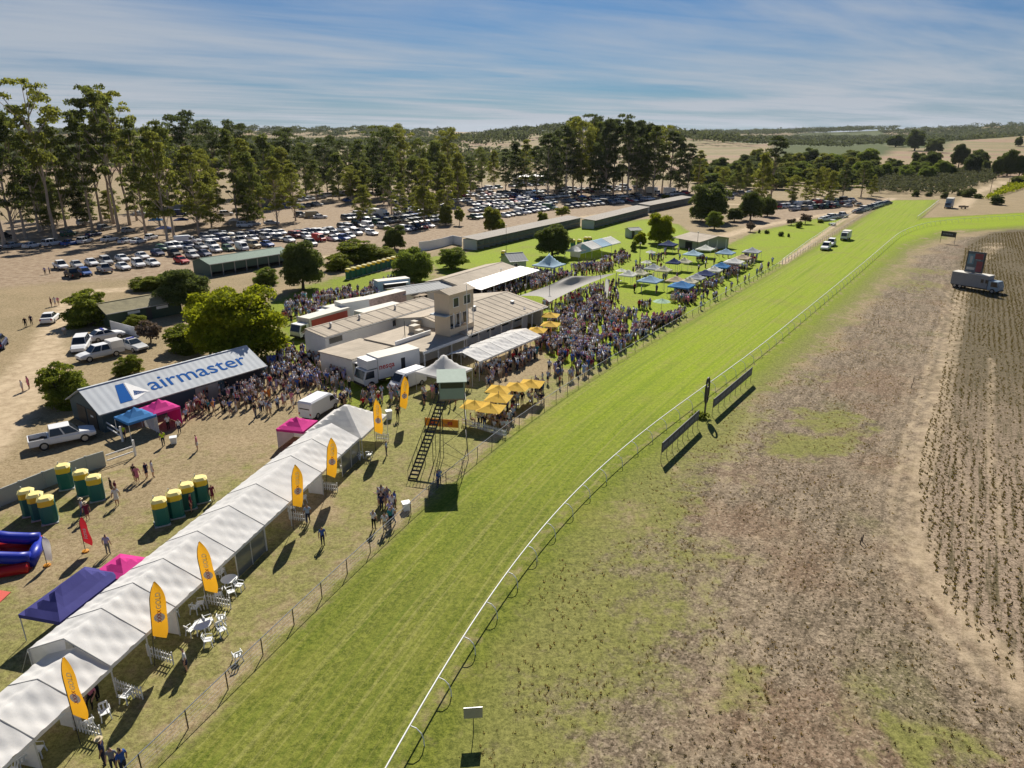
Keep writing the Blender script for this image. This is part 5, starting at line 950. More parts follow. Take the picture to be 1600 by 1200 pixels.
for p, z_ in (((608, 655), 1.0), ((635, 797), .7), ((272, 693), .7)):
    t = thing('bin', {608: 'white wheelie bin beside the farthest yellow flag', 635: 'white bin by the group at the track fence', 272: 'white bin on the lawn near the high-visibility vest'}[p[0]], 'bin', (*G(*p), 0), .4); MB().frustum((-.26, .26, -.26, .26), (-.33, .33, -.33, .33), .05, z_).build('body', CH, t); MB().box(-.35, .35, -.35, .35, z_, z_ + .06).build('lid', CH, t)
for i, (p, h_) in enumerate((((858, 482), 6.5), ((937, 462), 7), ((998, 430), 7), ((791, 402), 8), ((783, 460), 5), ((690, 532), 3), ((1088, 400), 6))):
    t = tag(link('light_pole', None, None, (*G(*p), 0)), None, 'pole', 'poles around the club lawn'); MB().tube([(0, 0, 0), (0, 0, h_)], [.07, .045]).build('pole', BLACKST, t); MB().box(-.25, .25, -.08, .08, h_, h_ + .14).build('lamp_head', STEEL, t); in_order(t, 'slim dark lamp pole', 'around the club lawn')
for i, (p, h_) in enumerate((((1545, 310), 9), ((1574, 296), 9), ((412, 348), 14))):
    t = thing('power_pole', ['timber power pole by the dark bush past the track end', 'timber power pole beside the pale road at far right', 'tall pale pole among the gums of the car park'][i], 'pole', (*G(*p), 0)); MB().tube([(0, 0, 0), (0, 0, h_)], [.14, .1]).build('pole', WOOD, t); MB().bar((-1.1, 0, h_ - .6), (1.1, 0, h_ - .6), .1).build('crossarm', WOOD, t)

# ------------------------------------------------------------------ vehicles
def paint(n, c): return mat('paint_' + n, c, .5, .0, var=.04, scale=1, coat=.08, spec=.3)
PAINT = {'white': paint('white', (.70, .71, .72)), 'silver': paint('silver', (.40, .41, .42)), 'grey': paint('grey', (.16, .17, .18)), 'black': paint('black', (.018, .019, .022)), 'blue': paint('blue', (.02, .09, .33)), 'dark blue': paint('dark_blue', (.015, .03, .10)), 'red': paint('red', (.42, .012, .018)), 'maroon': paint('maroon', (.16, .02, .02)), 'green': paint('green', (.03, .11, .06)), 'cream': paint('cream', (.60, .56, .44)), 'gold': paint('gold', (.36, .30, .19))}
CGL = mat('car_glass', (.018, .024, .030), .08, spec=.7); TYRE = mat('tyre', (.022, .022, .022), .85); RIM = mat('wheel_rim', (.40, .40, .41), .4, .6); TLAMP = mat('tail_lamp', (.38, .01, .01), .3); HLAMP = mat('head_lamp', (.70, .72, .74), .15); TRIM = mat('black_trim', (.03, .03, .032), .6)
SPEC = {'sedan': dict(sec=[(-2.35, .38, .80, .76), (-2.2, .28, .98, .85), (-1.3, .2, 1.0, .9), (0, .18, .95, .9), (1.0, .2, .93, .9), (1.85, .25, .83, .87), (2.3, .32, .66, .74)], cab=((-1.8, 1.0, .80), (-1.05, .18, .61), .90, 1.44), wb=(-1.35, 1.4), r=.32),
        'hatchback': dict(sec=[(-1.98, .38, .95, .76), (-1.85, .28, 1.02, .84), (-1.0, .2, 1.0, .87), (.6, .2, .95, .87), (1.4, .25, .88, .85), (1.98, .34, .68, .72)], cab=((-1.86, 1.05, .78), (-1.5, .15, .62), .90, 1.50), wb=(-1.2, 1.25), r=.31),
        'wagon': dict(sec=[(-2.3, .38, .98, .78), (-2.2, .3, 1.08, .88), (-1.0, .25, 1.08, .92), (.8, .25, 1.05, .92), (1.7, .3, 1.0, .9), (2.3, .4, .8, .8)], cab=((-2.2, 1.15, .84), (-1.95, .35, .68), 1.0, 1.78), wb=(-1.35, 1.4), r=.37),
        'pickup': dict(sec=[(-1.1, .42, 1.08, .9), (.6, .4, 1.08, .92), (1.3, .4, 1.06, .92), (2.0, .42, 1.0, .9), (2.55, .5, .86, .82)], cab=((-1.08, 1.35, .84), (-.92, .62, .66), 1.0, 1.78), wb=(-1.55, 1.6), r=.38, tray=(-2.62, -1.13)),
        'van': dict(sec=[(-2.6, .36, 2.0, .86), (-2.45, .3, 2.2, .95), (.9, .3, 2.22, .95), (1.45, .3, 1.9, .93), (1.95, .32, 1.28, .92), (2.45, .38, 1.0, .85), (2.62, .45, .75, .78)], cab=None, wb=(-1.6, 1.65), r=.35)}
def car_parts(kind):
    S = SPEC[kind]; body = MB(); out = []; rings = []
    for x_, z0, z1, hw in S['sec']: rings.append([(x_, -hw * .9, z0), (x_, -hw, z0 + .16), (x_, -hw, z1 - .16), (x_, -hw * .84, z1), (x_, hw * .84, z1), (x_, hw, z1 - .16), (x_, hw, z0 + .16), (x_, hw * .9, z0)])
    vs = [p for r_ in rings for p in r_]; fs = [(i * 8 + k, i * 8 + (k + 1) % 8, (i + 1) * 8 + (k + 1) % 8, (i + 1) * 8 + k) for i in range(len(rings) - 1) for k in range(8)] + [tuple(range(7, -1, -1)), tuple(len(vs) - 8 + k for k in range(8))]
    body.add(vs, fs); win = []
    def glass(nm, q, ins=.1, off=.012):
        q = [Vector(p) for p in q]; n = (q[1] - q[0]).cross(q[3] - q[0]).normalized(); c = sum(q, Vector()) / 4; win.append((nm, MB().add([p.lerp(c, ins) + n * off for p in q], [(0, 1, 2, 3)])))
    if S['cab']:
        (b0, b1, bw), (t0, t1, tw), z0, z1 = S['cab']; body.frustum((b0, b1, -bw, bw), (t0, t1, -tw, tw), z0, z1)
        glass('windscreen', [(b1, -bw, z0 + .05), (b1, bw, z0 + .05), (t1, tw, z1), (t1, -tw, z1)]); glass('rear_window', [(b0, bw, z0 + .08), (b0, -bw, z0 + .08), (t0, -tw, z1), (t0, tw, z1)])
        for s in (-1, 1):
            n = 3 if kind == 'wagon' else 2
            for k in range(n):
                f0, f1 = k / n, (k + 1) / n; q = [(b0 + (b1 - b0) * f0, s * bw, z0 + .06), (b0 + (b1 - b0) * f1, s * bw, z0 + .06), (t0 + (t1 - t0) * f1, s * tw, z1), (t0 + (t1 - t0) * f0, s * tw, z1)]; glass('side_window', q if s < 0 else q[::-1], .13)
    else:
        glass('windscreen', [(2.0, -.84, 1.28), (2.0, .84, 1.28), (1.22, .80, 2.08), (1.22, -.80, 2.08)], .06, .05)
        for s in (-1, 1): q = [(.7, s * .962, 1.25), (1.75, s * .945, 1.25), (1.35, s * .93, 1.82), (.7, s * .962, 1.9)]; glass('side_window', q if s < 0 else q[::-1], .08)
        glass('rear_window', [(-2.6, .7, 1.3), (-2.6, -.7, 1.3), (-2.55, -.7, 1.9), (-2.55, .7, 1.9)], .05)
    if 'tray' in S:
        a, b = S['tray']; body.box(a, b, -.9, .9, .5, .62)
        for y0, y1 in ((-.92, -.86), (.86, .92)): body.box(a, b, y0, y1, .5, 1.06)
        body.box(a - .02, a + .05, -.86, .86, .5, 1.06); body.box(b - .03, b + .03, -.86, .86, .5, 1.06)
    hw = S['sec'][2][3]; lo = S['sec'][0][0] if 'tray' not in S else -2.64; hi = S['sec'][-1][0]; zh = S['sec'][-1][2]
    out = [('body', body, 0)] + [(n_, m_, 1) for n_, m_ in win]
    for wx in S['wb']:
        for s in (-1, 1):
            w = MB(); r_ = S['r']; n = 12; ring = lambda y_, rr_: [(wx + rr_ * math.cos(2 * math.pi * k / n), y_, r_ + rr_ * math.sin(2 * math.pi * k / n)) for k in range(n)]
            y0, y1 = s * (hw - .17), s * (hw + .025); w.add(ring(y0, r_) + ring(y1, r_), [(k, (k + 1) % n, n + (k + 1) % n, n + k) for k in range(n)] + [tuple(range(n)), tuple(range(n, 2 * n))]); rim = MB().add(ring(y1 + s * .006, r_ * .62), [tuple(range(n)) if s < 0 else tuple(range(n - 1, -1, -1))]); out.append(('wheel', w, 2, rim))
    for s in (-1, 1): out.append(('headlight', MB().box(hi - .12, hi + .015, s * hw * .72 - .13, s * hw * .72 + .13, zh - .2, zh - .05), 4)); out.append(('taillight', MB().box(lo - .012, lo + .1, s * hw * .78 - .09, s * hw * .78 + .09, .68, .9), 3))
    if 'tray' in S: out.append(('tray_liner', MB().box(S['tray'][0] + .06, S['tray'][1] - .04, -.85, .85, .63, .66), 5))
    out.append(('bumper', MB().box(hi - .1, hi + .03, -hw * .7, hw * .7, .3, .42), 5))
    return out
SLOTS = [PAINT['white'], CGL, TYRE, TLAMP, HLAMP, TRIM, RIM]
CARP = {k: car_parts(k) for k in SPEC}
CARM = {}
for k, pr in CARP.items():
    m = MB()
    for p in pr:
        m.add(p[1].v, p[1].f, p[2])
        if len(p) > 3: m.add(p[3].v, p[3].f, 6)
    CARM[k] = m.mesh('car', SLOTS)
PARTM = {k: [(p[0], p[1].mesh(p[0], [SLOTS[p[2]]]), p[2], p[3].mesh('rim', [RIM]) if len(p) > 3 else None) for p in pr] for k, pr in CARP.items()}
COLS = ['white'] * 9 + ['silver'] * 6 + ['grey'] * 3 + ['black'] * 2 + ['blue', 'dark blue', 'dark blue', 'red', 'maroon', 'green', 'gold']
KINDS_ = ['sedan'] * 4 + ['hatchback'] * 3 + ['wagon'] * 4 + ['pickup'] * 2 + ['van']
NCAR = [0]; CARS = 1.13
def car(p, rz, kind, colr, label=None, where=None, group=None, parts=False, name=None):
    nm = name or {'pickup': 'pickup_truck', 'van': 'van'}.get(kind, 'parked_car'); NCAR[0] += 1
    if parts:
        t = link(nm, None, None, (*p, 0), rz)
        for n_, me_, sl, rm in PARTM[kind]:
            o_ = link(n_, me_, t)
            if sl == 0: setmat(o_, 0, PAINT[colr])
            if rm: link('rim', rm, o_)
    else:
        t = link(nm, CARM[kind], None, (*p, 0), rz); setmat(t, 0, PAINT[colr])
    t.scale = (1.0 if parts and kind == 'van' else CARS,) * 3
    tag(t, label, {'pickup': 'pickup', 'van': 'van'}.get(kind, 'car'), group)
    if where: in_order(t, f'{colr} ' + {'wagon': 'four-wheel-drive', 'pickup': 'pickup truck'}.get(kind, kind), where)
    return t
def pick(seed): g = random.Random(seed); return g.choice(KINDS_), g.choice(COLS)
def heading(a, b): a, b = G(*a), G(*b); return math.atan2(b[1] - a[1], b[0] - a[0])
def mid(a, b): a, b = G(*a), G(*b); return ((a[0] + b[0]) / 2, (a[1] + b[1]) / 2)
def special(a, b, kind, colr, label, name=None): return car(mid(a, b), heading(a, b), kind, colr, label, None, None, True, name)
special((62, 700), (138, 684), 'pickup', 'white', 'white dual-cab pickup parked beside the end of the lettered shed')
special((70, 511), (88, 494), 'sedan', 'white', 'white sedan driving along the pale dirt road', 'moving_car')
pol1 = special((146, 534), (186, 526), 'sedan', 'white', 'white police sedan parked nearest the garden fence', 'police_car')
special((136, 534), (119, 560), 'wagon', 'white', 'white four-wheel-drive facing the camera among the police cars', 'police_car')
pol2 = special((190, 541), (228, 551), 'sedan', 'silver', 'silver police sedan behind the tray truck', 'police_car')
for p_ in (pol1, pol2): MB().box(-.45, -.2, -.5, .5, 1.45, 1.55).build('light_bar', mat('beacon_blue', (.05, .06, .4), .3), p_)
tt = special((186, 553), (128, 566), 'pickup', 'white', 'white pickup with boxy white canopy on its tray', 'canopy_pickup'); MB().box(-2.62, -1.15, -.93, .93, 1.08, 2.0).build('tray_canopy', FAB['white'], tt)
special((-14, 560), (8, 528), 'wagon', 'dark blue', 'dark four-wheel-drive cut by the left frame edge')
special((553, 566), (527, 590), 'van', 'white', 'white van parked left of the box truck, facing the crowd'); special((660, 596), (612, 614), 'van', 'white', 'white van parked right of the box truck beside the yellow flag')
special((478, 657), (521, 633), 'van', 'white', 'white van behind the pink canopy at the marquee row')
special((1296, 391), (1284, 389), 'wagon', 'white', 'white four-wheel-drive parked on the track, nearest of two', 'track_car').rotation_euler[2] = R(238)
special((1303, 385), (1293, 383), 'wagon', 'white', 'white four-wheel-drive parked on the track, farther of two', 'track_car').rotation_euler[2] = R(238)
HB = R(-44)
ROWN = 'in the near-left car cluster'
for x_, y_, k, c in ((96, 420, 'pickup', 'white'), (121, 418, 'sedan', 'silver'), (144, 414.5, 'sedan', 'white'), (167, 413, 'wagon', 'silver'), (192, 408, 'sedan', 'white'), (223, 404, 'sedan', 'white'), (247, 399, 'sedan', 'dark blue'), (114, 433, 'pickup', 'black'), (134, 430, 'hatchback', 'blue'), (164, 425, 'pickup', 'silver'), (193, 421, 'sedan', 'white'), (217, 417, 'wagon', 'white'), (239, 415, 'sedan', 'white')): car(G(x_, y_), HB + random.uniform(-.06, .06) + (math.pi if k == 'pickup' and c != 'white' else 0), k, c, None, ROWN, 'cars in the near-left cluster', True)
for x_, y_, k, c in ((22, 387, 'sedan', 'silver'), (51, 387, 'sedan', 'white'), (82, 384, 'wagon', 'white'), (110, 383, 'sedan', 'blue'), (134, 380, 'wagon', 'white'), (172, 377, 'sedan', 'white'), (199, 380, 'sedan', 'white'), (217, 380, 'sedan', 'white'), (237, 374, 'hatchback', 'white'), (201, 363, 'hatchback', 'silver'), (6, 373, 'wagon', 'black'), (108, 369, 'wagon', 'green'), (147, 369, 'sedan', 'dark blue'), (132, 351, 'wagon', 'white'), (164, 360, 'wagon', 'grey'), (-12, 390, 'sedan', 'white')): car(G(x_, y_), R(78) + random.uniform(-.15, .15), k, c, None, 'under the far-left gums', 'cars under the far-left gums', True)
for x_, y_, k, c in ((284.5, 411, 'sedan', 'red'), (273, 400, 'wagon', 'black'), (297, 395, 'sedan', 'silver'), (301, 403, 'sedan', 'silver')): car(G(x_, y_), HB + random.uniform(-.06, .06), k, c, None, 'beside the green shed gable', 'cars beside the green shed', True)
i = 100
for x_, y_ in ((314, 389), (332, 387.5), (356, 382.6), (375.5, 380), (395, 376), (416, 374.5), (434, 376), (452, 378), (320, 400), (338, 394), (357, 392), (379, 391), (397, 387), (418, 385)):
    k, c = pick(i); i += 1; car(G(x_, y_), HB + random.uniform(-.06, .06), k, c if c not in ('black',) else 'white', None, 'behind the green-roofed shed', 'cars behind the green shed', True)
for x_, y_ in ((466, 367), (478, 372), (499, 377), (521, 376), (536, 376), (547, 372), (557, 367), (581, 367), (496, 367), (507, 366), (518, 364), (536, 362), (547, 359), (560, 354), (575, 356), (591, 351), (599, 357), (524, 369), (570, 361), (486, 384)):
    k, c = pick(i); i += 1; car(G(x_, y_), HB + random.uniform(-.06, .06), k, c, None, 'in the car block above the thicket', 'cars in the block above the thicket', True)
def row(a, b, n, where, rz=None, miss=.0, seed=0):
    global i
    g = random.Random(seed)
    A_, B_ = G(*a), G(*b)
    for q in range(n):
        t = (q + .5) / n
        if g.random() < miss: continue
        k, c = pick(i); i += 1
        car((A_[0] + (B_[0] - A_[0]) * t + g.uniform(-.3, .3), A_[1] + (B_[1] - A_[1]) * t + g.uniform(-.5, .5)), (HB if rz is None else rz) + g.uniform(-.07, .07), k, c, None, where, 'cars ' + where)
row((536, 344), (592, 341), 6, 'in the short row before the motorhome'); row((552, 338), (585, 336), 4, 'behind the short motorhome row')
row((617, 334), (700, 326), 10, 'right of the motorhome'); row((632, 352), (690, 344), 7, 'in the row facing the curved wall'); row((628, 362), (672, 355), 5, 'nearest the curved wall'); row((600, 345), (640, 338), 5, 'just below the motorhome')
row((735, 343), (776, 338), 5, 'at the road bend by saplings'); row((784, 340), (868, 326), 11, 'in the front row along the road'); row((884, 326), (1020, 312), 18, 'in the long row along the road')
row((732, 322), (826, 316), 13, 'in the second row from the road'); row((822, 314), (900, 306), 11, 'in the third row from the road'); row((745, 300), (782, 294), 5, 'in the back middle rows'); row((752, 307), (772, 304), 3, 'in the back middle rows', None, 0, 3); row((778, 304), (862, 300), 11, 'in the back row under the grove', None, .1)
row((795, 293), (850, 290), 6, 'before the far white shed', None, .2); row((868, 304), (930, 298), 9, 'under the grove trunks', None, .1); row((900, 302), (1000, 297), 12, 'deep in the grove shade', None, .2); row((690, 306), (730, 300), 5, 'behind the sapling pair', None, .1); row((740, 325), (765, 330), 2, 'behind the sapling pair')
row((447, 318), (506, 310), 6, 'in the back left rows', R(20), .1); row((505, 308), (575, 304), 7, 'in the back row left of centre', R(30), .1); row((465, 338), (505, 342), 4, 'beside the lone tree', R(20)); row((460, 325), (500, 322), 4, 'under the middle gums', R(15)); row((535, 316), (550, 315), 1, 'alone on the open dirt', R(-30)); row((575, 306), (618, 304), 4, 'behind the motorhome', R(30))
row((318, 372), (360, 368), 3, 'along the log-strewn bank', R(10), 0, 4); row((418, 352), (430, 350), 1, 'alone by the woodpile', R(30)); row((345, 338), (362, 336), 1, 'alone on the bare slope', R(30)); row((285, 382), (305, 380), 2, 'beside the dark tents', R(30)); row((375, 356), (402, 352), 2, 'beside the dark gum trunks', R(20)); row((395, 328), (450, 326), 4, 'in the shade behind the gums', R(10)); row((210, 336), (290, 338), 4, 'in the shade at the paddock edge', R(10))
row((1213, 326), (1338, 318), 17, 'in the nearer far-right row', R(40)); row((1228, 321), (1335, 314), 14, 'in the farther far-right row', R(40)); row((1283, 346), (1318, 339), 5, 'behind the golf cart', R(30)); row((1336, 334), (1388, 318), 9, 'against the track end fence', R(30)); row((1150, 340), (1200, 332), 4, 'behind the dark round trees', R(30), .2)
row((1030, 308), (1075, 303), 5, 'before the far white trucks', R(20)); row((1085, 308), (1190, 302), 8, 'behind the large dark tree', R(20), .3)

# beyond three hundred, the cars in the gaps between the rows are one mass
CP_ = list(PAINT.values()); XS = CP_ + SLOTS[1:]; VV, FF, KK, off = [], [], [], 0; carr = {}
for k_, me_ in CARM.items():
    v_ = np.empty(len(me_.vertices) * 3); me_.vertices.foreach_get('co', v_); me_.calc_loop_triangles(); t_ = np.empty(len(me_.loop_triangles) * 3, np.int32); me_.loop_triangles.foreach_get('vertices', t_); q_ = np.empty(len(me_.loop_triangles), np.int32); me_.loop_triangles.foreach_get('material_index', q_); carr[k_] = (v_.reshape(-1, 3), t_.reshape(-1, 3), q_)
pn_ = list(PAINT)
for a_, b_, n_, rz_ in (((604, 349), (690, 338), 12, HB), ((700, 318), (735, 314), 5, HB), ((735, 332), (850, 321), 15, HB), ((760, 328), (868, 318), 14, HB), ((745, 312), (850, 306), 13, HB), ((880, 317), (1000, 306), 15, HB), ((700, 309), (745, 306), 6, HB), ((455, 372), (520, 362), 8, HB), ((530, 357), (590, 346), 8, HB), ((310, 379), (450, 366), 16, HB), ((610, 322), (690, 314), 9, HB), ((620, 313), (700, 306), 9, HB), ((1225, 330), (1345, 322), 14, R(40)), ((1090, 313), (1120, 311), 4, R(20)), ((870, 299), (1000, 293), 12, HB), ((250, 392), (300, 387), 5, HB)):
    A_, B_ = G(*a_), G(*b_)
    for q in range(n_):
        if random.random() < .1: continue
        t = (q + .5) / n_; k_, c_ = pick(i); i += 1; v_, t_, m_ = carr[k_]; rz = rz_ + random.uniform(-.08, .08); c, s = math.cos(rz) * CARS, math.sin(rz) * CARS; X_, Y_ = A_[0] + (B_[0] - A_[0]) * t + random.uniform(-.3, .3), A_[1] + (B_[1] - A_[1]) * t + random.uniform(-.6, .6)
        VV.append(np.stack([v_[:, 0] * c - v_[:, 1] * s + X_, v_[:, 0] * s + v_[:, 1] * c + Y_, v_[:, 2] * CARS], -1)); FF.append(t_ + off); off += len(v_); KK.append(np.where(m_ == 0, pn_.index(c_), m_ + len(CP_) - 1))
me = flat_mesh('more_parked_cars', np.concatenate(VV), np.concatenate(FF), XS); me.polygons.foreach_set('material_index', np.concatenate(KK).astype(np.int32)); me.update()
tag(link('more_parked_cars', me), 'further parked cars filling the gaps between the car park rows', None, None, 'stuff')

def box_truck(name, label, rear, front, w, h, boxm, cabm=None, cabl=2.0, floor=.75, text=None, stripe=None, cat='truck', group=None, windows=0, length=None):
    a, b = G(*rear), G(*front); L, rz = framed(a, b); L = length or L; t = thing(name, label, cat, (*a, 0), rz, group); c0 = L - cabl if cabm else L
    bx = MB().box(0, c0 - .08, -w / 2, w / 2, floor, h).build('cargo_box', boxm, t); MB().box(-.02, c0 - .06, -w / 2 - .03, w / 2 + .03, h, h + .06).build('roof', mat('dirty_white', (.62, .59, .52), .7, var=.15, scale=.8), bx)
    MB().box(.1, L - .1, -w / 2 + .25, w / 2 - .25, floor - .25, floor - .005).build('chassis', TRIM, t)
    if cabm:
        hw = w / 2 - .12; zc = min(h, 2.35); cb = MB(); cb.add([(c0, -hw, .5), (L, -hw, .5), (L + .05, -hw, 1.25), (L - .35, -hw, zc), (c0, -hw, zc), (c0, hw, .5), (L, hw, .5), (L + .05, hw, 1.25), (L - .35, hw, zc), (c0, hw, zc)], [(4, 3, 2, 1, 0), (5, 6, 7, 8, 9), (0, 1, 6, 5), (1, 2, 7, 6), (2, 3, 8, 7), (3, 4, 9, 8), (4, 0, 5, 9)]); cb = cb.build('cab', cabm, t)
        MB().add([(L + .06, -hw + .12, 1.3), (L + .06, hw - .12, 1.3), (L - .31, hw - .15, zc - .1), (L - .31, -hw + .15, zc - .1)], [(0, 1, 2, 3)]).build('windscreen', CGL, cb)
        for s in (-1, 1): MB().add([(c0 + .5, s * (hw + .012), 1.3), (L - .15, s * (hw + .012), 1.3), (L - .45, s * (hw + .012), zc - .15), (c0 + .5, s * (hw + .012), zc - .15)], [(0, 1, 2, 3) if s < 0 else (3, 2, 1, 0)]).build('side_window', CGL, cb)
        MB().box(L - .05, L + .12, -hw, hw, .42, .68).build('bumper', TRIM, cb)
        for s in (-1, 1): MB().box(L - .02, L + .07, s * hw * .75 - .14, s * hw * .75 + .14, .75, .95).build('headlight', HLAMP, cb)
    for wx in ([.9, 1.9] if L > 7.5 else [1.1]) + ([L - 1.0] if cabm else [c0 - .9]):
        for s in (-1, 1):
            n = 12; y0, y1 = s * (w / 2 - .32), s * (w / 2 - .02); ring = lambda y_, rr_: [(wx + rr_ * math.cos(2 * math.pi * k / n), y_, .46 + rr_ * math.sin(2 * math.pi * k / n)) for k in range(n)]
            wh = MB().add(ring(y0, .46) + ring(y1, .46), [(k, (k + 1) % n, n + (k + 1) % n, n + k) for k in range(n)] + [tuple(range(n)), tuple(range(n, 2 * n))]).build('wheel', TYRE, t); MB().add(ring(y1 + s * .01, .25), [tuple(range(n))]).build('rim', RIM, wh)
    if text:
        body, m_, sz, tx0, tz = text; s = 1; o_ = link('lettering', text_mesh(body, sz, m_), t, (tx0, w / 2 + .015, tz)); o_.rotation_euler = (math.pi / 2, 0, math.pi)
    return t, L, c0
CW_ = mat('truck_white', (.68, .69, .69), .5, var=.05, scale=.6)
bt, L, c0 = box_truck('box_truck', 'large white box truck with red lettering beside the club annex', (648, 583), (562, 606), 2.6, 3.7, CW_, CW_, 2.0, .95, ('nesqa', REDP, 1.0, 6.2, 2.2)); MB().box(2.3, 2.9, 1.3, 1.33, 1.0, 3.0).build('side_door', DARK, bt); MB().box(2.2, 2.95, 1.45, 1.9, .3, .4).build('step', STEEL, bt); MB().box(c0 - .05, L - .6, -1.2, 1.2, 2.5, 3.6).build('roof_pod', CW_, bt)
ft, L, c0 = box_truck('food_truck', 'white and red food truck with open serving side near the yellow-green tree', (540, 507), (462, 531), 2.4, 3.0, mat('food_truck_white', (.62, .55, .5), .5), CW_, 1.9, .7); MB().box(.6, c0 - .5, 1.21, 1.25, 1.3, 2.7).build('serving_side', mat('serving_red', (.42, .06, .04), .6), ft); MB().box(.5, c0 - .4, 1.25, 1.9, 1.15, 1.22).build('counter', STEEL, ft)
box_truck('refrigerated_trailer', 'tall white refrigerated box trailer behind the food truck', (573, 498), (530, 506), 2.5, 3.6, CW_, None, cat='trailer'); box_truck('white_truck', 'small white truck cab and body between food truck and trailer', (530, 500), (500, 508), 2.2, 2.6, CW_, CW_, 1.8)
tr_, L, c0 = box_truck('patterned_trailer', 'long trailer with red patterned side and pale stained roof', (628, 480), (564, 497), 2.5, 3.2, mat('patterned_side', (.50, .36, .33), .6, var=.6, scale=2.5), None, cat='trailer'); box_truck('white_trailer', 'long low white trailer behind the white annex', (622, 497), (562, 513), 2.4, 2.7, CW_, None, cat='trailer')
fv, L, c0 = box_truck('food_van', 'blue and white food van with raised awning behind the crowd', (638, 455), (588, 461), 2.3, 2.8, mat('food_van_blue', (.30, .45, .58), .5), None, cat='van'); MB().box(.8, c0 - 1, 1.2, 2.4, 2.3, 2.38).build('awning', WHITEP, fv); MB().box(.9, c0 - 1.1, 1.16, 1.2, 1.1, 2.2).build('serving_hatch', DARK, fv)
box_truck('motorhome', 'white motorhome parked among cars under a gum', (579, 338), (606, 342), 2.3, 3.1, CW_, CW_, 1.6, cat='motorhome')
box_truck('ambulance', 'white ambulance driving on the far turf track', (1324, 373), (1314, 378), 2.0, 2.6, CW_, CW_, 1.8, .6, cat='ambulance', length=5.4)
box_truck('horse_truck', 'blue-grey horse truck parked beside the starting chute', (1484, 324), (1470, 331), 2.5, 4.0, mat('horse_truck_blue', (.30, .36, .44), .5), mat('horse_truck_cab', (.16, .24, .36), .4), 1.8, length=7)
for k, (p0, p1) in enumerate((((1012, 303), (1032, 305)), ((1038, 304), (1064, 306)), ((1128, 310), (1150, 313)))): box_truck('far_truck', ['left', 'right', 'lone far-right'][k] + ' white truck parked behind the grove at the paddock edge', p0, p1, 2.5, 3.6, CW_, CW_, 2.0, length=8)
# screen truck
st, L, c0 = box_truck('screen_truck', 'grey truck in the infield carrying a tall video screen', (1488, 447), (1562, 459), 2.5, 3.2, mat('screen_truck_grey', (.24, .25, .27), .5), mat('screen_truck_cab', (.28, .36, .42), .4), 2.0)
for x_ in (5.6, 6.4): MB().box(x_, x_ + .5, -1.275, -1.25, 1.8, 2.5).build('side_window', CGL, st)
lsc = MB().box(1.7, 5.0, -.2, .2, 3.35, 7.5).build('video_screen', BLACKST, st); MB().box(3.1, 3.6, -.15, .15, 3.2, 3.4).build('screen_mast', STEEL, st)
for k, (c_, b_) in enumerate((((.09, .12, .16), (1.85, 4.85, 3.5, 7.35)), ((.22, .05, .06), (3.2, 4.7, 6.1, 7.2)), ((.12, .22, .30), (1.95, 3.1, 5.0, 7.0)), ((.40, .41, .43), (2.0, 3.5, 3.9, 4.4)), ((.24, .06, .08), (3.7, 4.8, 3.6, 5.7)), ((.34, .36, .40), (2.3, 2.8, 5.2, 6.6)), ((.30, .33, .38), (3.4, 4.3, 5.9, 6.0)))):
    MB().box(b_[0], b_[1], -.215 - .001 * k, -.2005, b_[2], b_[3]).build('screen_image', mat('screen_patch_%d' % k, c_, .4, var=.3, scale=2), lsc)
gc = thing('golf_cart', 'small white golf cart with roof near the far dirt track', 'cart', (*G(1300, 352), 0), R(200)); MB().box(-1.1, 1.1, -.55, .55, .3, .75).build('body', CW_, gc); MB().box(-.9, .9, -.6, .6, 1.8, 1.88).build('roof', WHITEP, gc)
for sx in (-.8, .8):
    for sy in (-.5, .5): MB().bar((sx, sy, .75), (sx, sy, 1.8), .05).build('roof_post', STEEL, gc); MB().tube([(sx, sy - .06, .25), (sx, sy + .06, .25)], .25, 10).build('wheel', TYRE, gc)
tr2 = thing('small_trailer', 'small flat trailer parked past the chute', 'trailer', (*G(1505, 326), 0), R(10)); MB().box(-1.6, 1.6, -.9, .9, .5, .62).build('deck', WOOD, tr2); MB().box(-1.6, 1.6, -.9, -.84, .62, 1.2).build('side_board', WOOD, tr2); MB().box(-1.6, 1.6, .84, .9, .62, 1.2).build('side_board', WOOD, tr2)
for sy in (-1, 1): MB().tube([(0, sy * .92, .34), (0, sy * 1.08, .34)], .34, 10).build('wheel', TYRE, tr2)
for k, (p, c_) in enumerate((((245, 352), 'blue'), ((258, 366), 'navy'), ((284, 352), 'navy'), ((835, 304), 'blue'), ((910, 313), 'blue'), ((366, 352), 'white'))): popup('camp_tent', ['blue camping shelter under the far-left gums', 'navy camping shelter beside the leaning gum trunks', 'navy shelter right of the leaning gum trunks', 'bright blue shelter in the back car rows', 'small blue shelter at the grove edge', 'white upright shelter by the thin gum trunks'][k], G(*p), 4.5 if k < 3 else 3, 3, R(15), 1.9, 2.6, c_)

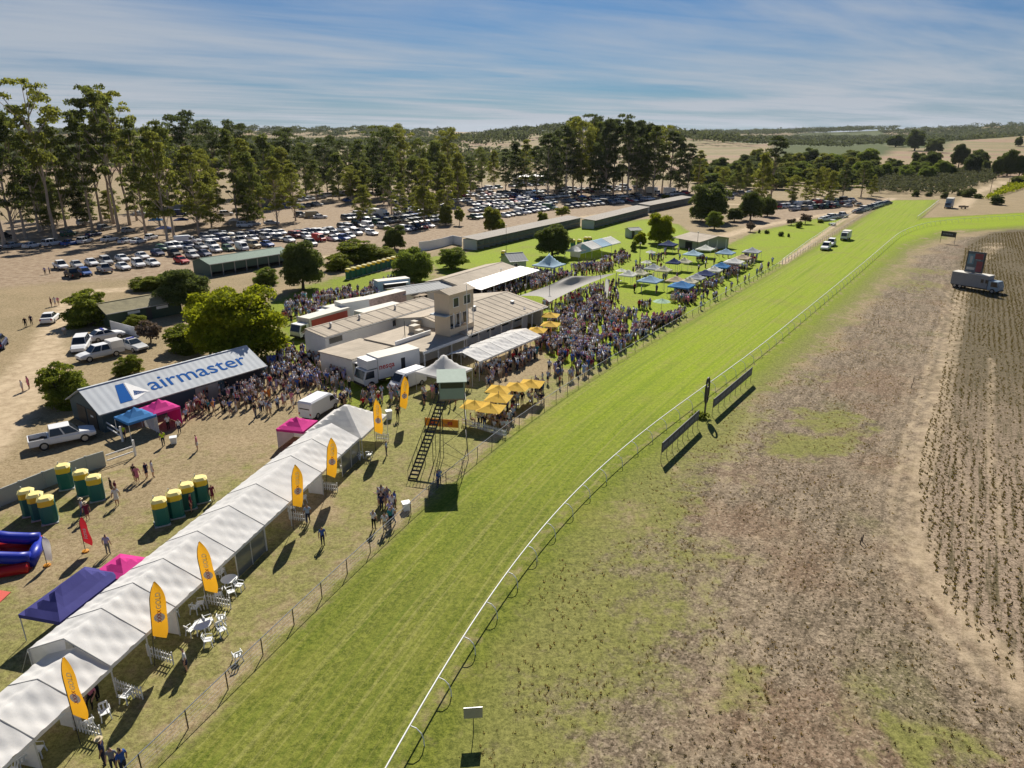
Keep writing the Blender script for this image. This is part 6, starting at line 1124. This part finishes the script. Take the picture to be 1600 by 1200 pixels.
# ------------------------------------------------------------------ people
SKIN = [mat('skin_fair', (.52, .30, .21), .6), mat('skin_tan', (.40, .22, .14), .6), mat('skin_brown', (.22, .11, .07), .6)]
HAIR = [mat('hair_dark', (.015, .011, .009), .6), mat('hair_brown', (.055, .03, .017), .6), mat('hair_blond', (.30, .20, .09), .6), mat('hair_grey', (.25, .24, .23), .6)]
def cloth(n, c): return mat('cloth_' + n.replace(' ', '_'), c, .85, var=.1, scale=6, spec=.15)
TOPS = {'white': (.66, .66, .66), 'pale blue': (.36, .46, .62), 'blue': (.05, .11, .36), 'navy': (.02, .025, .07), 'black': (.014, .014, .016), 'red': (.42, .018, .03), 'pink': (.60, .19, .27), 'lavender': (.36, .32, .52), 'grey': (.22, .22, .24), 'burgundy': (.15, .02, .045), 'teal': (.03, .22, .25), 'orange': (.62, .20, .03), 'cream': (.60, .53, .40), 'high-visibility yellow': (.55, .72, .04)}
BOTS = {'navy': (.022, .026, .06), 'black': (.015, .015, .017), 'beige': (.40, .31, .20), 'grey': (.17, .17, .18), 'denim': (.06, .10, .22), 'white': (.62, .62, .6)}
TOPM = {k: cloth(k + ' top', v) for k, v in TOPS.items()}; BOTM = {k: cloth(k + ' bottom', v) for k, v in BOTS.items()}; SHOE = cloth('dark shoe', (.03, .025, .02)); STRAW = mat('straw_hat', (.55, .46, .30), .9)
TW = ['white'] * 11 + ['pale blue'] * 7 + ['blue'] * 3 + ['navy'] * 6 + ['black'] * 7 + ['red'] * 1 + ['pink'] * 2 + ['lavender'] * 6 + ['grey'] * 5 + ['burgundy'] * 2 + ['teal', 'orange', 'cream', 'cream']
BWt = ['navy'] * 4 + ['black'] * 4 + ['beige'] * 4 + ['grey'] * 2 + ['denim'] * 4 + ['white']
def person_mesh(pose, sub, dress=False, shorts=False):
    V = []; E_ = []; RD = []; tagv = []
    def pt(p, r, parent=None, tg='top'):
        V.append(p); RD.append(r if isinstance(r, tuple) else (r, r)); tagv.append(tg)
        if parent is not None: E_.append((parent, len(V) - 1))
        return len(V) - 1
    zo = -.42 if pose == 'sit' else 0
    pel = pt((0, 0, .96 + zo), (.165, .115), None, 'bot'); wst = pt((0, .0 if pose != 'lean' else -.05, 1.12 + zo), (.145, .105), pel); che = pt((0, -.01 if pose != 'lean' else -.16, 1.34 + zo), (.175, .12), wst)
    lz = -.02 if pose == 'lean' else 0; ly = -.2 if pose == 'lean' else -.01
    nk = pt((0, ly, 1.50 + zo + lz), .058, che, 'skin'); hd = pt((0, ly - .02, 1.60 + zo + lz), (.082, .098), nk, 'head'); pt((0, ly - .015, 1.70 + zo + lz), (.075, .09), hd, 'hair')
    pt((0, ly - .115, 1.60 + zo + lz), .018, hd, 'head')                                    # nose
    arms = {'stand': ((.27, .03, 1.15), (.29, -.04, .90)), 'drink': ((.27, .0, 1.16), (.16, -.26, 1.22)), 'walk': ((.27, .10, 1.16), (.27, .12, .92)), 'sit': ((.27, -.05, 1.14), (.2, -.3, 1.0)), 'lean': ((.26, -.28, 1.2), (.14, -.42, 1.08)), 'hips': ((.34, .06, 1.15), (.2, -.02, 1.0))}
    el, ha = arms[pose]
    for s in (-1, 1):
        e2, h2 = (el, ha)
        if pose == 'drink' and s < 0: e2, h2 = arms['stand']
        if pose == 'walk' and s < 0: e2, h2 = (.27, -.08, 1.16), (.25, -.2, .95)
        sh_ = pt((s * .19, ly * .8, 1.41 + zo + lz), .066, che); eb = pt((s * e2[0], e2[1], e2[2] + zo), .047, sh_, 'sleeve'); hnd = pt((s * h2[0], h2[1], h2[2] + zo), .036, eb, 'skin'); dv = Vector(h2) - Vector(e2); dv.normalize()
        palm = pt((s * (h2[0] + dv.x * .09), h2[1] + dv.y * .09, h2[2] + dv.z * .09 + zo), (.042, .022), hnd, 'skin'); 
        if sub:
            for k in range(4): pt((s * (h2[0] + dv.x * (.15 + .012 * (1.5 - abs(k - 1.5))) + .0), h2[1] + dv.y * .16 + (k - 1.5) * .019, h2[2] + dv.z * .17 + zo), .0095, palm, 'skin')
            pt((s * (h2[0] + dv.x * .1 - .03), h2[1] + dv.y * .1 - .035, h2[2] + dv.z * .1 + zo), .011, hnd, 'skin')
    if dress:
        k1 = pt((0, 0, .74), (.20, .17), pel, 'bot'); k2 = pt((0, 0, .55), (.235, .20), k1, 'bot')
        for s in (-1, 1): kn = pt((s * .09, 0, .46), .055, k2, 'skin'); an_ = pt((s * .09, .02, .10), .036, kn, 'skin'); pt((s * .09, -.11, .035), .035, an_, 'shoe')
    elif pose == 'sit':
        for s in (-1, 1): hp = pt((s * .1, -.08, .50), .095, pel, 'bot'); kn = pt((s * .12, -.46, .50), .07, hp, 'bot'); an_ = pt((s * .12, -.48, .09), .045, kn, 'calf'); pt((s * .12, -.6, .035), .04, an_, 'shoe')
    else:
        st = {'walk': .24, 'lean': .06}.get(pose, .03)
        for s in (-1, 1):
            y_ = s * st; hp = pt((s * .095, 0, .86), .098, pel, 'bot'); kn = pt((s * .10, y_ * .45 - (.05 if pose == 'walk' else .01), .48), .066, hp, 'bot'); an_ = pt((s * .105, y_ + .02, .09), .043, kn, 'calf'); pt((s * .11, y_ - .12, .035), .04, an_, 'shoe')
    me = bpy.data.meshes.new('p'); me.from_pydata(V, E_, []); ob = bpy.data.objects.new('p', me); COL.objects.link(ob); ob.modifiers.new('s', 'SKIN')
    if not me.skin_vertices: me.attributes
    sv = me.skin_vertices[0].data
    for i_, r_ in enumerate(RD): sv[i_].radius = r_; sv[i_].use_root = (i_ == 0)
    if sub: ob.modifiers.new('u', 'SUBSURF').levels = 1
    dg = bpy.context.evaluated_depsgraph_get(); out = bpy.data.meshes.new_from_object(ob.evaluated_get(dg)); bpy.data.objects.remove(ob); bpy.data.meshes.remove(me)
    A_ = np.array([V[a] for a, b in E_]); B_ = np.array([V[b] for a, b in E_]); tg = [tagv[b] for a, b in E_]
    idx = []
    zhead = V[hd][2]
    for p in out.polygons:
        c = np.array(p.center); t = np.clip(((c - A_) * (B_ - A_)).sum(1) / ((B_ - A_) ** 2).sum(1), 0, 1); d = np.linalg.norm(c - A_ - t[:, None] * (B_ - A_), axis=1); k = int(d.argmin()); g_ = tg[k]
        if g_ in ('head', 'hair'): m_ = 3 if (c[2] > zhead + .055 or c[1] > ly + .03) else 0
        elif g_ == 'skin': m_ = 0
        elif g_ == 'sleeve': m_ = 1 if t[k] < .75 else 0
        elif g_ == 'bot': m_ = 2
        elif g_ == 'calf': m_ = 0 if shorts else 2
        elif g_ == 'shoe': m_ = 4
        else: m_ = 1
        idx.append(m_)
    while len(out.materials): out.materials.pop()
    for m_ in (SKIN[0], TOPM['white'], BOTM['navy'], HAIR[0], SHOE): out.materials.append(m_)
    out.polygons.foreach_set('material_index', idx); out.shade_smooth(); out.name = 'person'
    return out
POSES = [('stand', 0, 0), ('drink', 0, 0), ('walk', 0, 0), ('drink', 0, 1), ('stand', 1, 0), ('drink', 1, 0), ('hips', 0, 1), ('sit', 0, 0), ('lean', 0, 0)]
PM = [person_mesh(p, True, bool(d), bool(s)) for p, d, s in POSES]; PML = [person_mesh(p, False, bool(d), bool(s)) for p, d, s in POSES]
PW = {'stand': 'standing', 'drink': 'standing with a raised hand', 'walk': 'walking', 'hips': 'standing hands on hips', 'sit': 'sitting', 'lean': 'leaning forward'}
people = []
def add_person(p, zone, rz=None, pose=None, top=None, bot=None, hair=None, hat=False, label=None, first=False):
    people.append(dict(p=p, zone=zone, rz=random.uniform(0, 6.28) if rz is None else rz, pose=pose if pose is not None else random.choice([0, 0, 1, 1, 1, 2, 3, 4, 4, 5, 5, 6]), top=top or random.choice(TW), bot=bot or random.choice(BWt), hair=random.choice([0, 1, 1, 2, 0, 3]) if hair is None else hair, skin=random.choice([0, 0, 0, 1, 1, 2]), hat=hat, label=label, first=first, s=random.uniform(.93, 1.06)))
# single figures one can point to
for q in ((505, 852, 0, 'blue', 'navy', 'person in blue shirt and dark trousers standing alone on the lawn by the marquees'), (482, 818, 2, 'pale blue', 'navy', 'person in pale blue shirt beside the picket fence and fourth flag'), (292, 1050, 4, 'white', 'navy', 'person in white top and short blue skirt walking past the near marquees'), (170, 866, 0, 'lavender', 'grey', 'person in pale lavender clothes standing behind the pink low canopy'),
          (131, 806, 2, 'pale blue', 'denim', 'person in blue shirt and white hat walking between the toilets'), (138, 812, 4, 'burgundy', 'black', 'person in dark burgundy dress beside the white-hatted walker'), (176, 772, 4, 'black', 'black', 'person in black dress left of a pair by the toilets'), (183, 776, 0, 'burgundy', 'burgundy' if False else 'black', 'person in burgundy top of the pair by the toilets'), (184, 790, 4, 'white', 'white', 'person in white dress running past the toilets'),
          (212, 752, 4, 'black', 'black', 'person in dark top, first of four walking by the dry grass'), (216, 754, 4, 'pink', 'beige', 'person in pink skirt, second of four walking by the dry grass'), (230, 747, 4, 'navy', 'black', 'person in dark dress, third of four walking by the dry grass'), (240, 746, 4, 'white', 'white', 'person in white dress, last of four walking by the dry grass'), (309, 704, 4, 'pink', 'white', 'person in pink and white dress walking alone on the dry grass'),
          (195, 688, 0, 'high-visibility yellow', 'navy', 'person in yellow vest standing at the white rail gate'), (256, 697, 2, 'high-visibility yellow', 'navy', 'person in yellow vest walking near the white bin'), (281, 677, 0, 'white', 'navy', 'person in white shirt standing outside the pink canopy'), (264, 672, 1, 'white', 'black', 'person in white shirt bending over under the pink canopy'), (292, 660, 0, 'pale blue', 'black', 'person in pale blue shirt right of the pink canopy'), (333, 783, 4, 'burgundy', 'black', 'person in burgundy dress at the last green toilet'), (300, 800, 4, 'burgundy', 'black', 'person stepping out of the open green toilet'),
          (36, 612, 4, 'white', 'white', 'person in white top walking on the pale dirt road'), (46, 608, 4, 'pink', 'cream' if False else 'beige', 'person in pink dress walking on the pale dirt road'), (41, 512, 0, 'black', 'black', 'person in dark clothes, left of two by the road'), (50, 508, 0, 'navy', 'black', 'person in dark clothes, right of two by the road'), (81, 479, 4, 'burgundy', 'black', 'person in dark dress, left of a group near the moving sedan'), (87, 478, 4, 'white', 'beige', 'person in white and beige, middle of a group near the moving sedan'), (92, 477, 4, 'pink', 'beige', 'person in pink, right of a group near the moving sedan'),
          (71, 429, 0, 'lavender', 'black', 'person in lavender shirt, left of two by the car cluster'), (78, 428, 0, 'lavender', 'black', 'person in lavender shirt, right of two by the car cluster'), (101, 522, 7, 'white', 'beige', 'person in white crouched in the bush shade'), (622, 657, 0, 'black', 'black', 'person in dark clothes beside the white bin and farthest flag'), (684, 762, 0, 'blue', 'navy', 'person in blue jacket at the scaffold tower fence'), (687, 757, 0, 'pale blue', 'navy', 'person in pale blue shirt at the scaffold tower fence'),
          (165, 1196, 0, 'navy', 'navy', 'person in navy with a white hat at the bottom frame edge'), (180, 1206, 0, 'grey', 'navy', 'person in dark grey, middle of three at the bottom frame edge'), (196, 1212, 0, 'blue', 'navy', 'person in bright blue shirt at the bottom frame edge'), (154, 1094, 8, 'black', 'black', 'person in black leaning at the near picket fence'), (145, 1098, 7, 'pink', 'black', 'person seated inside the near marquee opening'), (143, 1085, 7, 'black', 'black', 'person in black seated behind the near picket fence'), (604, 712, 0, 'pale blue', 'navy', 'person in pale blue shirt at the pointed marquee corner'), (568, 640, 0, 'red', 'red' if False else 'black', 'person in bright red shirt in front of the box truck'), (580, 640, 0, 'blue', 'blue' if False else 'navy', 'person in bright blue shirt at the box truck cab')):
    add_person(G(q[0], q[1]), None, None, q[2], q[3], q[4], None, 'hat' in q[5], q[5], True)
def crowd(zone, poly, dens, gap=.5, poses=None, tops=None, first=False):
    P_ = np.array(px(*poly)); lo, hi = P_.min(0), P_.max(0); pts = []; cell = {}
    area = abs(sum(P_[i_][0] * P_[(i_ + 1) % len(P_)][1] - P_[(i_ + 1) % len(P_)][0] * P_[i_][1] for i_ in range(len(P_)))) / 2; n = int(area * dens); tries = 0
    # people gather in knots
    knots = [(random.uniform(lo[0], hi[0]), random.uniform(lo[1], hi[1])) for _ in range(max(3, n // 7))]
    while len(pts) < n and tries < n * 30:
        tries += 1
        if random.random() < .6: k = random.choice(knots); q = (random.gauss(k[0], 1.0), random.gauss(k[1], 1.0))
        else: q = (random.uniform(lo[0], hi[0]), random.uniform(lo[1], hi[1]))
        c = (int(q[0] / gap), int(q[1] / gap))
        if c in cell: continue
        if pdist(np.array([q[0]]), np.array([q[1]]), px(*poly))[0] < 0: continue
        cell[c] = 1; pts.append(q); add_person(q, zone, None, random.choice(poses) if poses else None, random.choice(tops) if tops else None, None, None, random.random() < .08, None, first)
crowd('below the scaffold tower', ((578, 842), (583, 800), (597, 775), (620, 790), (634, 800), (618, 826), (592, 852)), 1.1, .5, None, None, True)
crowd('before the lettered shed', ((292, 652), (330, 612), (420, 582), (520, 596), (560, 612), (540, 640), (470, 636), (400, 660), (350, 645)), 1.0)
crowd('under the yellow-green tree', ((415, 575), (450, 552), (540, 545), (615, 552), (560, 572), (540, 598), (430, 590)), 1.15)
crowd('between vans and flags', ((560, 622), (605, 618), (660, 620), (735, 600), (720, 632), (690, 645), (640, 632), (575, 645)), .75)
crowd('under the yellow umbrellas', ((732, 664), (760, 640), (800, 610), (850, 606), (858, 624), (815, 645), (786, 678)), .95, .5, [7, 7, 7, 0, 1], ['white'] * 4 + ['pale blue', 'navy', 'black', 'red', 'lavender'])
crowd('by the veranda marquee', ((722, 592), (760, 575), (830, 535), (858, 545), (830, 565), (770, 610)), .85)
crowd('on the bare ground', ((770, 610), (850, 570), (880, 585), (860, 600), (790, 640)), .12)
crowd('in the main crowd', ((830, 535), (868, 492), (940, 478), (1020, 500), (1075, 490), (1000, 535), (945, 572), (870, 608), (872, 560)), 1.15, .42)
crowd('under the shade sail', ((845, 482), (880, 468), (965, 442), (975, 470), (900, 498)), .7)
crowd('under the white awning', ((738, 470), (760, 455), (838, 426), (858, 432), (870, 445), (800, 468)), 1.0)
crowd('behind the shade sail', ((840, 430), (930, 415), (965, 398), (985, 405), (950, 428), (880, 440)), .75)
crowd('between the trailers and dark tree', ((440, 512), (450, 472), (520, 462), (600, 440), (640, 442), (655, 470), (560, 470), (530, 478), (480, 505)), .85)
crowd('beside the patterned trailer', ((630, 470), (690, 452), (720, 462), (680, 472), (640, 484)), .5)
crowd('in the shade of the canopy row', ((1042, 470), (1062, 450), (1170, 402), (1190, 408), (1120, 450), (1080, 482)), .75)
crowd('along the far track fence', ((885, 602), (960, 560), (1070, 498), (1160, 446), (1215, 414), (1205, 412), (1140, 444), (1050, 495), (940, 560), (880, 592)), .42)
crowd('scattered on the far lawn', ((960, 470), (985, 420), (1040, 385), (1120, 395), (1150, 400), (1060, 440), (1040, 470), (1000, 490)), .09)
crowd('by the serving annex', ((555, 560), (600, 548), (612, 556), (580, 568)), .7)
random.shuffle(people)
people.sort(key=lambda d: (not d['first'], math.hypot(*d['p'])))
NB = 300
ppl = {}
for d in people[:NB]:
    o = link('person', PM[d['pose']], None, (*d['p'], 0), d['rz'], d['s'])
    dress = POSES[d['pose']][1]
    setmat(o, 0, SKIN[d['skin']]); setmat(o, 1, TOPM[d['top']]); setmat(o, 2, TOPM[d['top']] if dress and random.random() < .7 else BOTM[d['bot']]); setmat(o, 3, HAIR[d['hair']])
    if d['hat']:
        zc = (1.72 - (.42 if POSES[d['pose']][0] == 'sit' else 0)); yc = -.21 if POSES[d['pose']][0] == 'lean' else -.02
        h_ = MB().lathe([(.0, zc - .03), (.2, zc - .035), (.2, zc - .02), (.105, zc - .015), (.095, zc + .09), (.0, zc + .10)], 12, 0, 0, yc).build('hat', STRAW, o)
    w_ = 'dress' if dress else 'top'
    lab = d['label']
    if not lab: in_order(o, f"person in {d['top']} {w_}, {PW[POSES[d['pose']][0]].split(' ')[0]}", d['zone'])
    tag(o, lab, 'person', 'people ' + (d['zone'] or 'walking about the grounds'))
# everyone beyond that, as one mass
CM = [*SKIN, *HAIR, SHOE] + [TOPM[k] for k in TOPS] + [BOTM[k] for k in BOTS]; ci = {m_.name: i_ for i_, m_ in enumerate(CM)}
low = []
for me_ in PML:
    v_ = np.empty(len(me_.vertices) * 3); me_.vertices.foreach_get('co', v_); me_.calc_loop_triangles(); t_ = np.empty(len(me_.loop_triangles) * 3, np.int32); me_.loop_triangles.foreach_get('vertices', t_); k_ = np.empty(len(me_.loop_triangles), np.int32); me_.loop_triangles.foreach_get('material_index', k_); low.append((v_.reshape(-1, 3), t_.reshape(-1, 3), k_))
VV, FF, KK, off = [], [], [], 0
for d in people[NB:]:
    v_, t_, k_ = low[d['pose']]; c, s = math.cos(d['rz']), math.sin(d['rz']); sc_ = d['s']; VV.append(np.stack([(v_[:, 0] * c - v_[:, 1] * s) * sc_ + d['p'][0], (v_[:, 0] * s + v_[:, 1] * c) * sc_ + d['p'][1], v_[:, 2] * sc_], -1)); FF.append(t_ + off); off += len(v_)
    mp_ = np.array([ci[SKIN[d['skin']].name], ci[TOPM[d['top']].name], ci[TOPM[d['top']].name] if POSES[d['pose']][1] else ci[BOTM[d['bot']].name], ci[HAIR[d['hair']].name], ci[SHOE.name]]); KK.append(mp_[k_])
me = flat_mesh('crowd', np.concatenate(VV), np.concatenate(FF), CM, True); me.polygons.foreach_set('material_index', np.concatenate(KK).astype(np.int32)); me.update()
tag(link('crowd', me), 'dense colourful crowd of racegoers around the club buildings', None, None, 'stuff')


# ------------------------------------------------------------------ dry tufts and crop stubble, too many to count
def tufts(name, P2, size, mtl, label, blades=5, spread=.5, tall=1.0, seed=3):
    g_ = np.random.default_rng(seed); n = len(P2); P2 = np.repeat(P2, blades, 0); s = np.repeat(size, blades) * g_.uniform(.7, 1.2, n * blades); N_ = len(P2); a = np.tile(np.arange(blades) * 6.283 / blades, n) + np.repeat(g_.uniform(0, 6, n), blades) + g_.normal(size=N_) * .4
    dr = np.stack([np.cos(a), np.sin(a)], -1); b0 = P2 + dr * (s * spread * .3)[:, None]; w = s * .34; dx = np.stack([-np.sin(a), np.cos(a)], -1) * w[:, None]; tip = b0 + dr * (s * .42)[:, None]
    v = np.empty((N_, 3, 3)); v[:, 0, :2] = b0 - dx; v[:, 1, :2] = b0 + dx; v[:, 2, :2] = tip; v[:, 0, 2] = v[:, 1, 2] = -.01; v[:, 2, 2] = s * tall * g_.uniform(.6, 1.1, N_)
    return tag(link(name, flat_mesh(name, v.reshape(-1, 3), np.arange(N_ * 3).reshape(-1, 3), mtl)), label, None, None, 'stuff')
def scatter(poly, n, seed):
    g_ = np.random.default_rng(seed); P_ = np.array(poly); lo, hi = P_.min(0), P_.max(0); q = g_.uniform(lo, hi, (n * 2, 2)); m_ = pdist(q[:, 0], q[:, 1], poly) > 0; return q[m_][:n]
TFT = leafmat('dry_tuft', (.19, .155, .075), .4, .6); TFD = leafmat('stubble_tuft', (.115, .10, .042), .4, .6); TFG = leafmat('grass_tuft', (.085, .12, .02), .35, .4)
infield = px((690, 1260), (735, 1080), (800, 965), (870, 880), (950, 800), (1050, 705), (1175, 612), (1270, 548), (1360, 470), (1440, 440), (1480, 470), (1440, 640), (1400, 760), (1420, 900), (1520, 1040), (1640, 1150), (1640, 1260))
q = scatter(infield, 22000, 5); nz = np.sin(q[:, 0] * .55 + 1.3 * np.sin(q[:, 1] * .31)) + np.sin(q[:, 1] * .6 + 1.1 * np.sin(q[:, 0] * .4)) + rng.normal(size=len(q)) * .8; q = q[nz > -.1]
tufts('dry_grass', q, rng.uniform(.06, .18, len(q)), TFT, 'dry straw-coloured tufts over the bare infield', 4, .8, .75)
mid_ = px((1020, 1260), (1090, 980), (1170, 800), (1240, 730), (1330, 760), (1390, 860), (1460, 990), (1560, 1100), (1560, 1260)); rows = []
for r_ in np.arange(-30, 60, .8):
    t_ = np.arange(-20, 90, .28); pts_ = np.array([5., 20.]) + np.array([.93, -.36]) * (r_ + .3 * np.sin(t_ * .12 + r_ * .2))[:, None] + np.array([.36, .93]) * t_[:, None] + rng.normal(size=(len(t_), 2)) * .22; rows.append(pts_[rng.random(len(t_)) < .34 * (1 + .8 * np.sin(t_ * .16 + r_ * .35))])
q = np.concatenate(rows); q = q[pdist(q[:, 0], q[:, 1], mid_) + 3 * fbm(q[:, 0], q[:, 1], .3, 4) > 0]
tufts('weed_tufts', q, rng.uniform(.06, .17, len(q)), TFD, 'dark weed tufts dotted in loose rows over the near infield', 5, .7, .7, 14)
d_ = np.array([.535, .844]); nn_ = np.array([.844, -.535]); cp_ = px((1590, 362), (1545, 366), (1508, 388), (1486, 470), (1480, 545), (1458, 640), (1436, 720), (1438, 840), (1490, 960), (1570, 1050), (1720, 1220), (1900, 1220), (1900, 380))
rows = []
for r_ in np.arange(-40, 140, .72):
    t_ = np.arange(-40, 330, .25); b_ = r_ + .12 * np.sin(t_ * .05 + r_); pts_ = np.array([20., 30.]) + nn_ * b_[:, None] + d_ * t_[:, None] + rng.normal(size=(len(t_), 2)) * .13
    keep = rng.random(len(t_)) < np.clip(.80 + .4 * np.sin(t_ * .045 + r_ * .3) + .25 * np.sin(t_ * .21 + r_ * .11), .12, .98); rows.append(pts_[keep])
q = np.concatenate(rows); q = q[(q[:, 1] < 240)]; ok = pdist(q[:, 0], q[:, 1], cp_) > 0; q = q[ok]; sx_ = q[:, 0] / (_C * q[:, 1] + _S * CAM_H); q = q[sx_ < .78]

tufts('crop_stubble', q, rng.uniform(.12, .25, len(q)), TFD, 'dark olive stubble in drilled rows over the cropped field', 4, .7, .8, 9)

hz = MB().box(-12000, 12000, -400, 12000, -1.5, 140); hm = bpy.data.materials.new('air'); hm.use_nodes = True; t = hm.node_tree; t.nodes.clear()
pv_ = nd(t, 'ShaderNodeVolumePrincipled', {'Color': (.80, .88, 1.0, 1), 'Density': 0.000020, 'Anisotropy': 0.3}); nd(t, 'ShaderNodeOutputMaterial', {1: pv_.outputs[0]})
tag(hz.build('haze', hm), 'thin pale air haze over the whole racecourse', None, None, 'stuff')

# ------------------------------------------------------------------ labels that count along a row
for where, lst in ORDERED.items():
    lst.sort(key=lambda a: screen_x(a[0]))
    for i, (o, desc) in enumerate(lst):
        o['label'] = f'{desc}, {ordinal(i + 1)} from the left {where}'
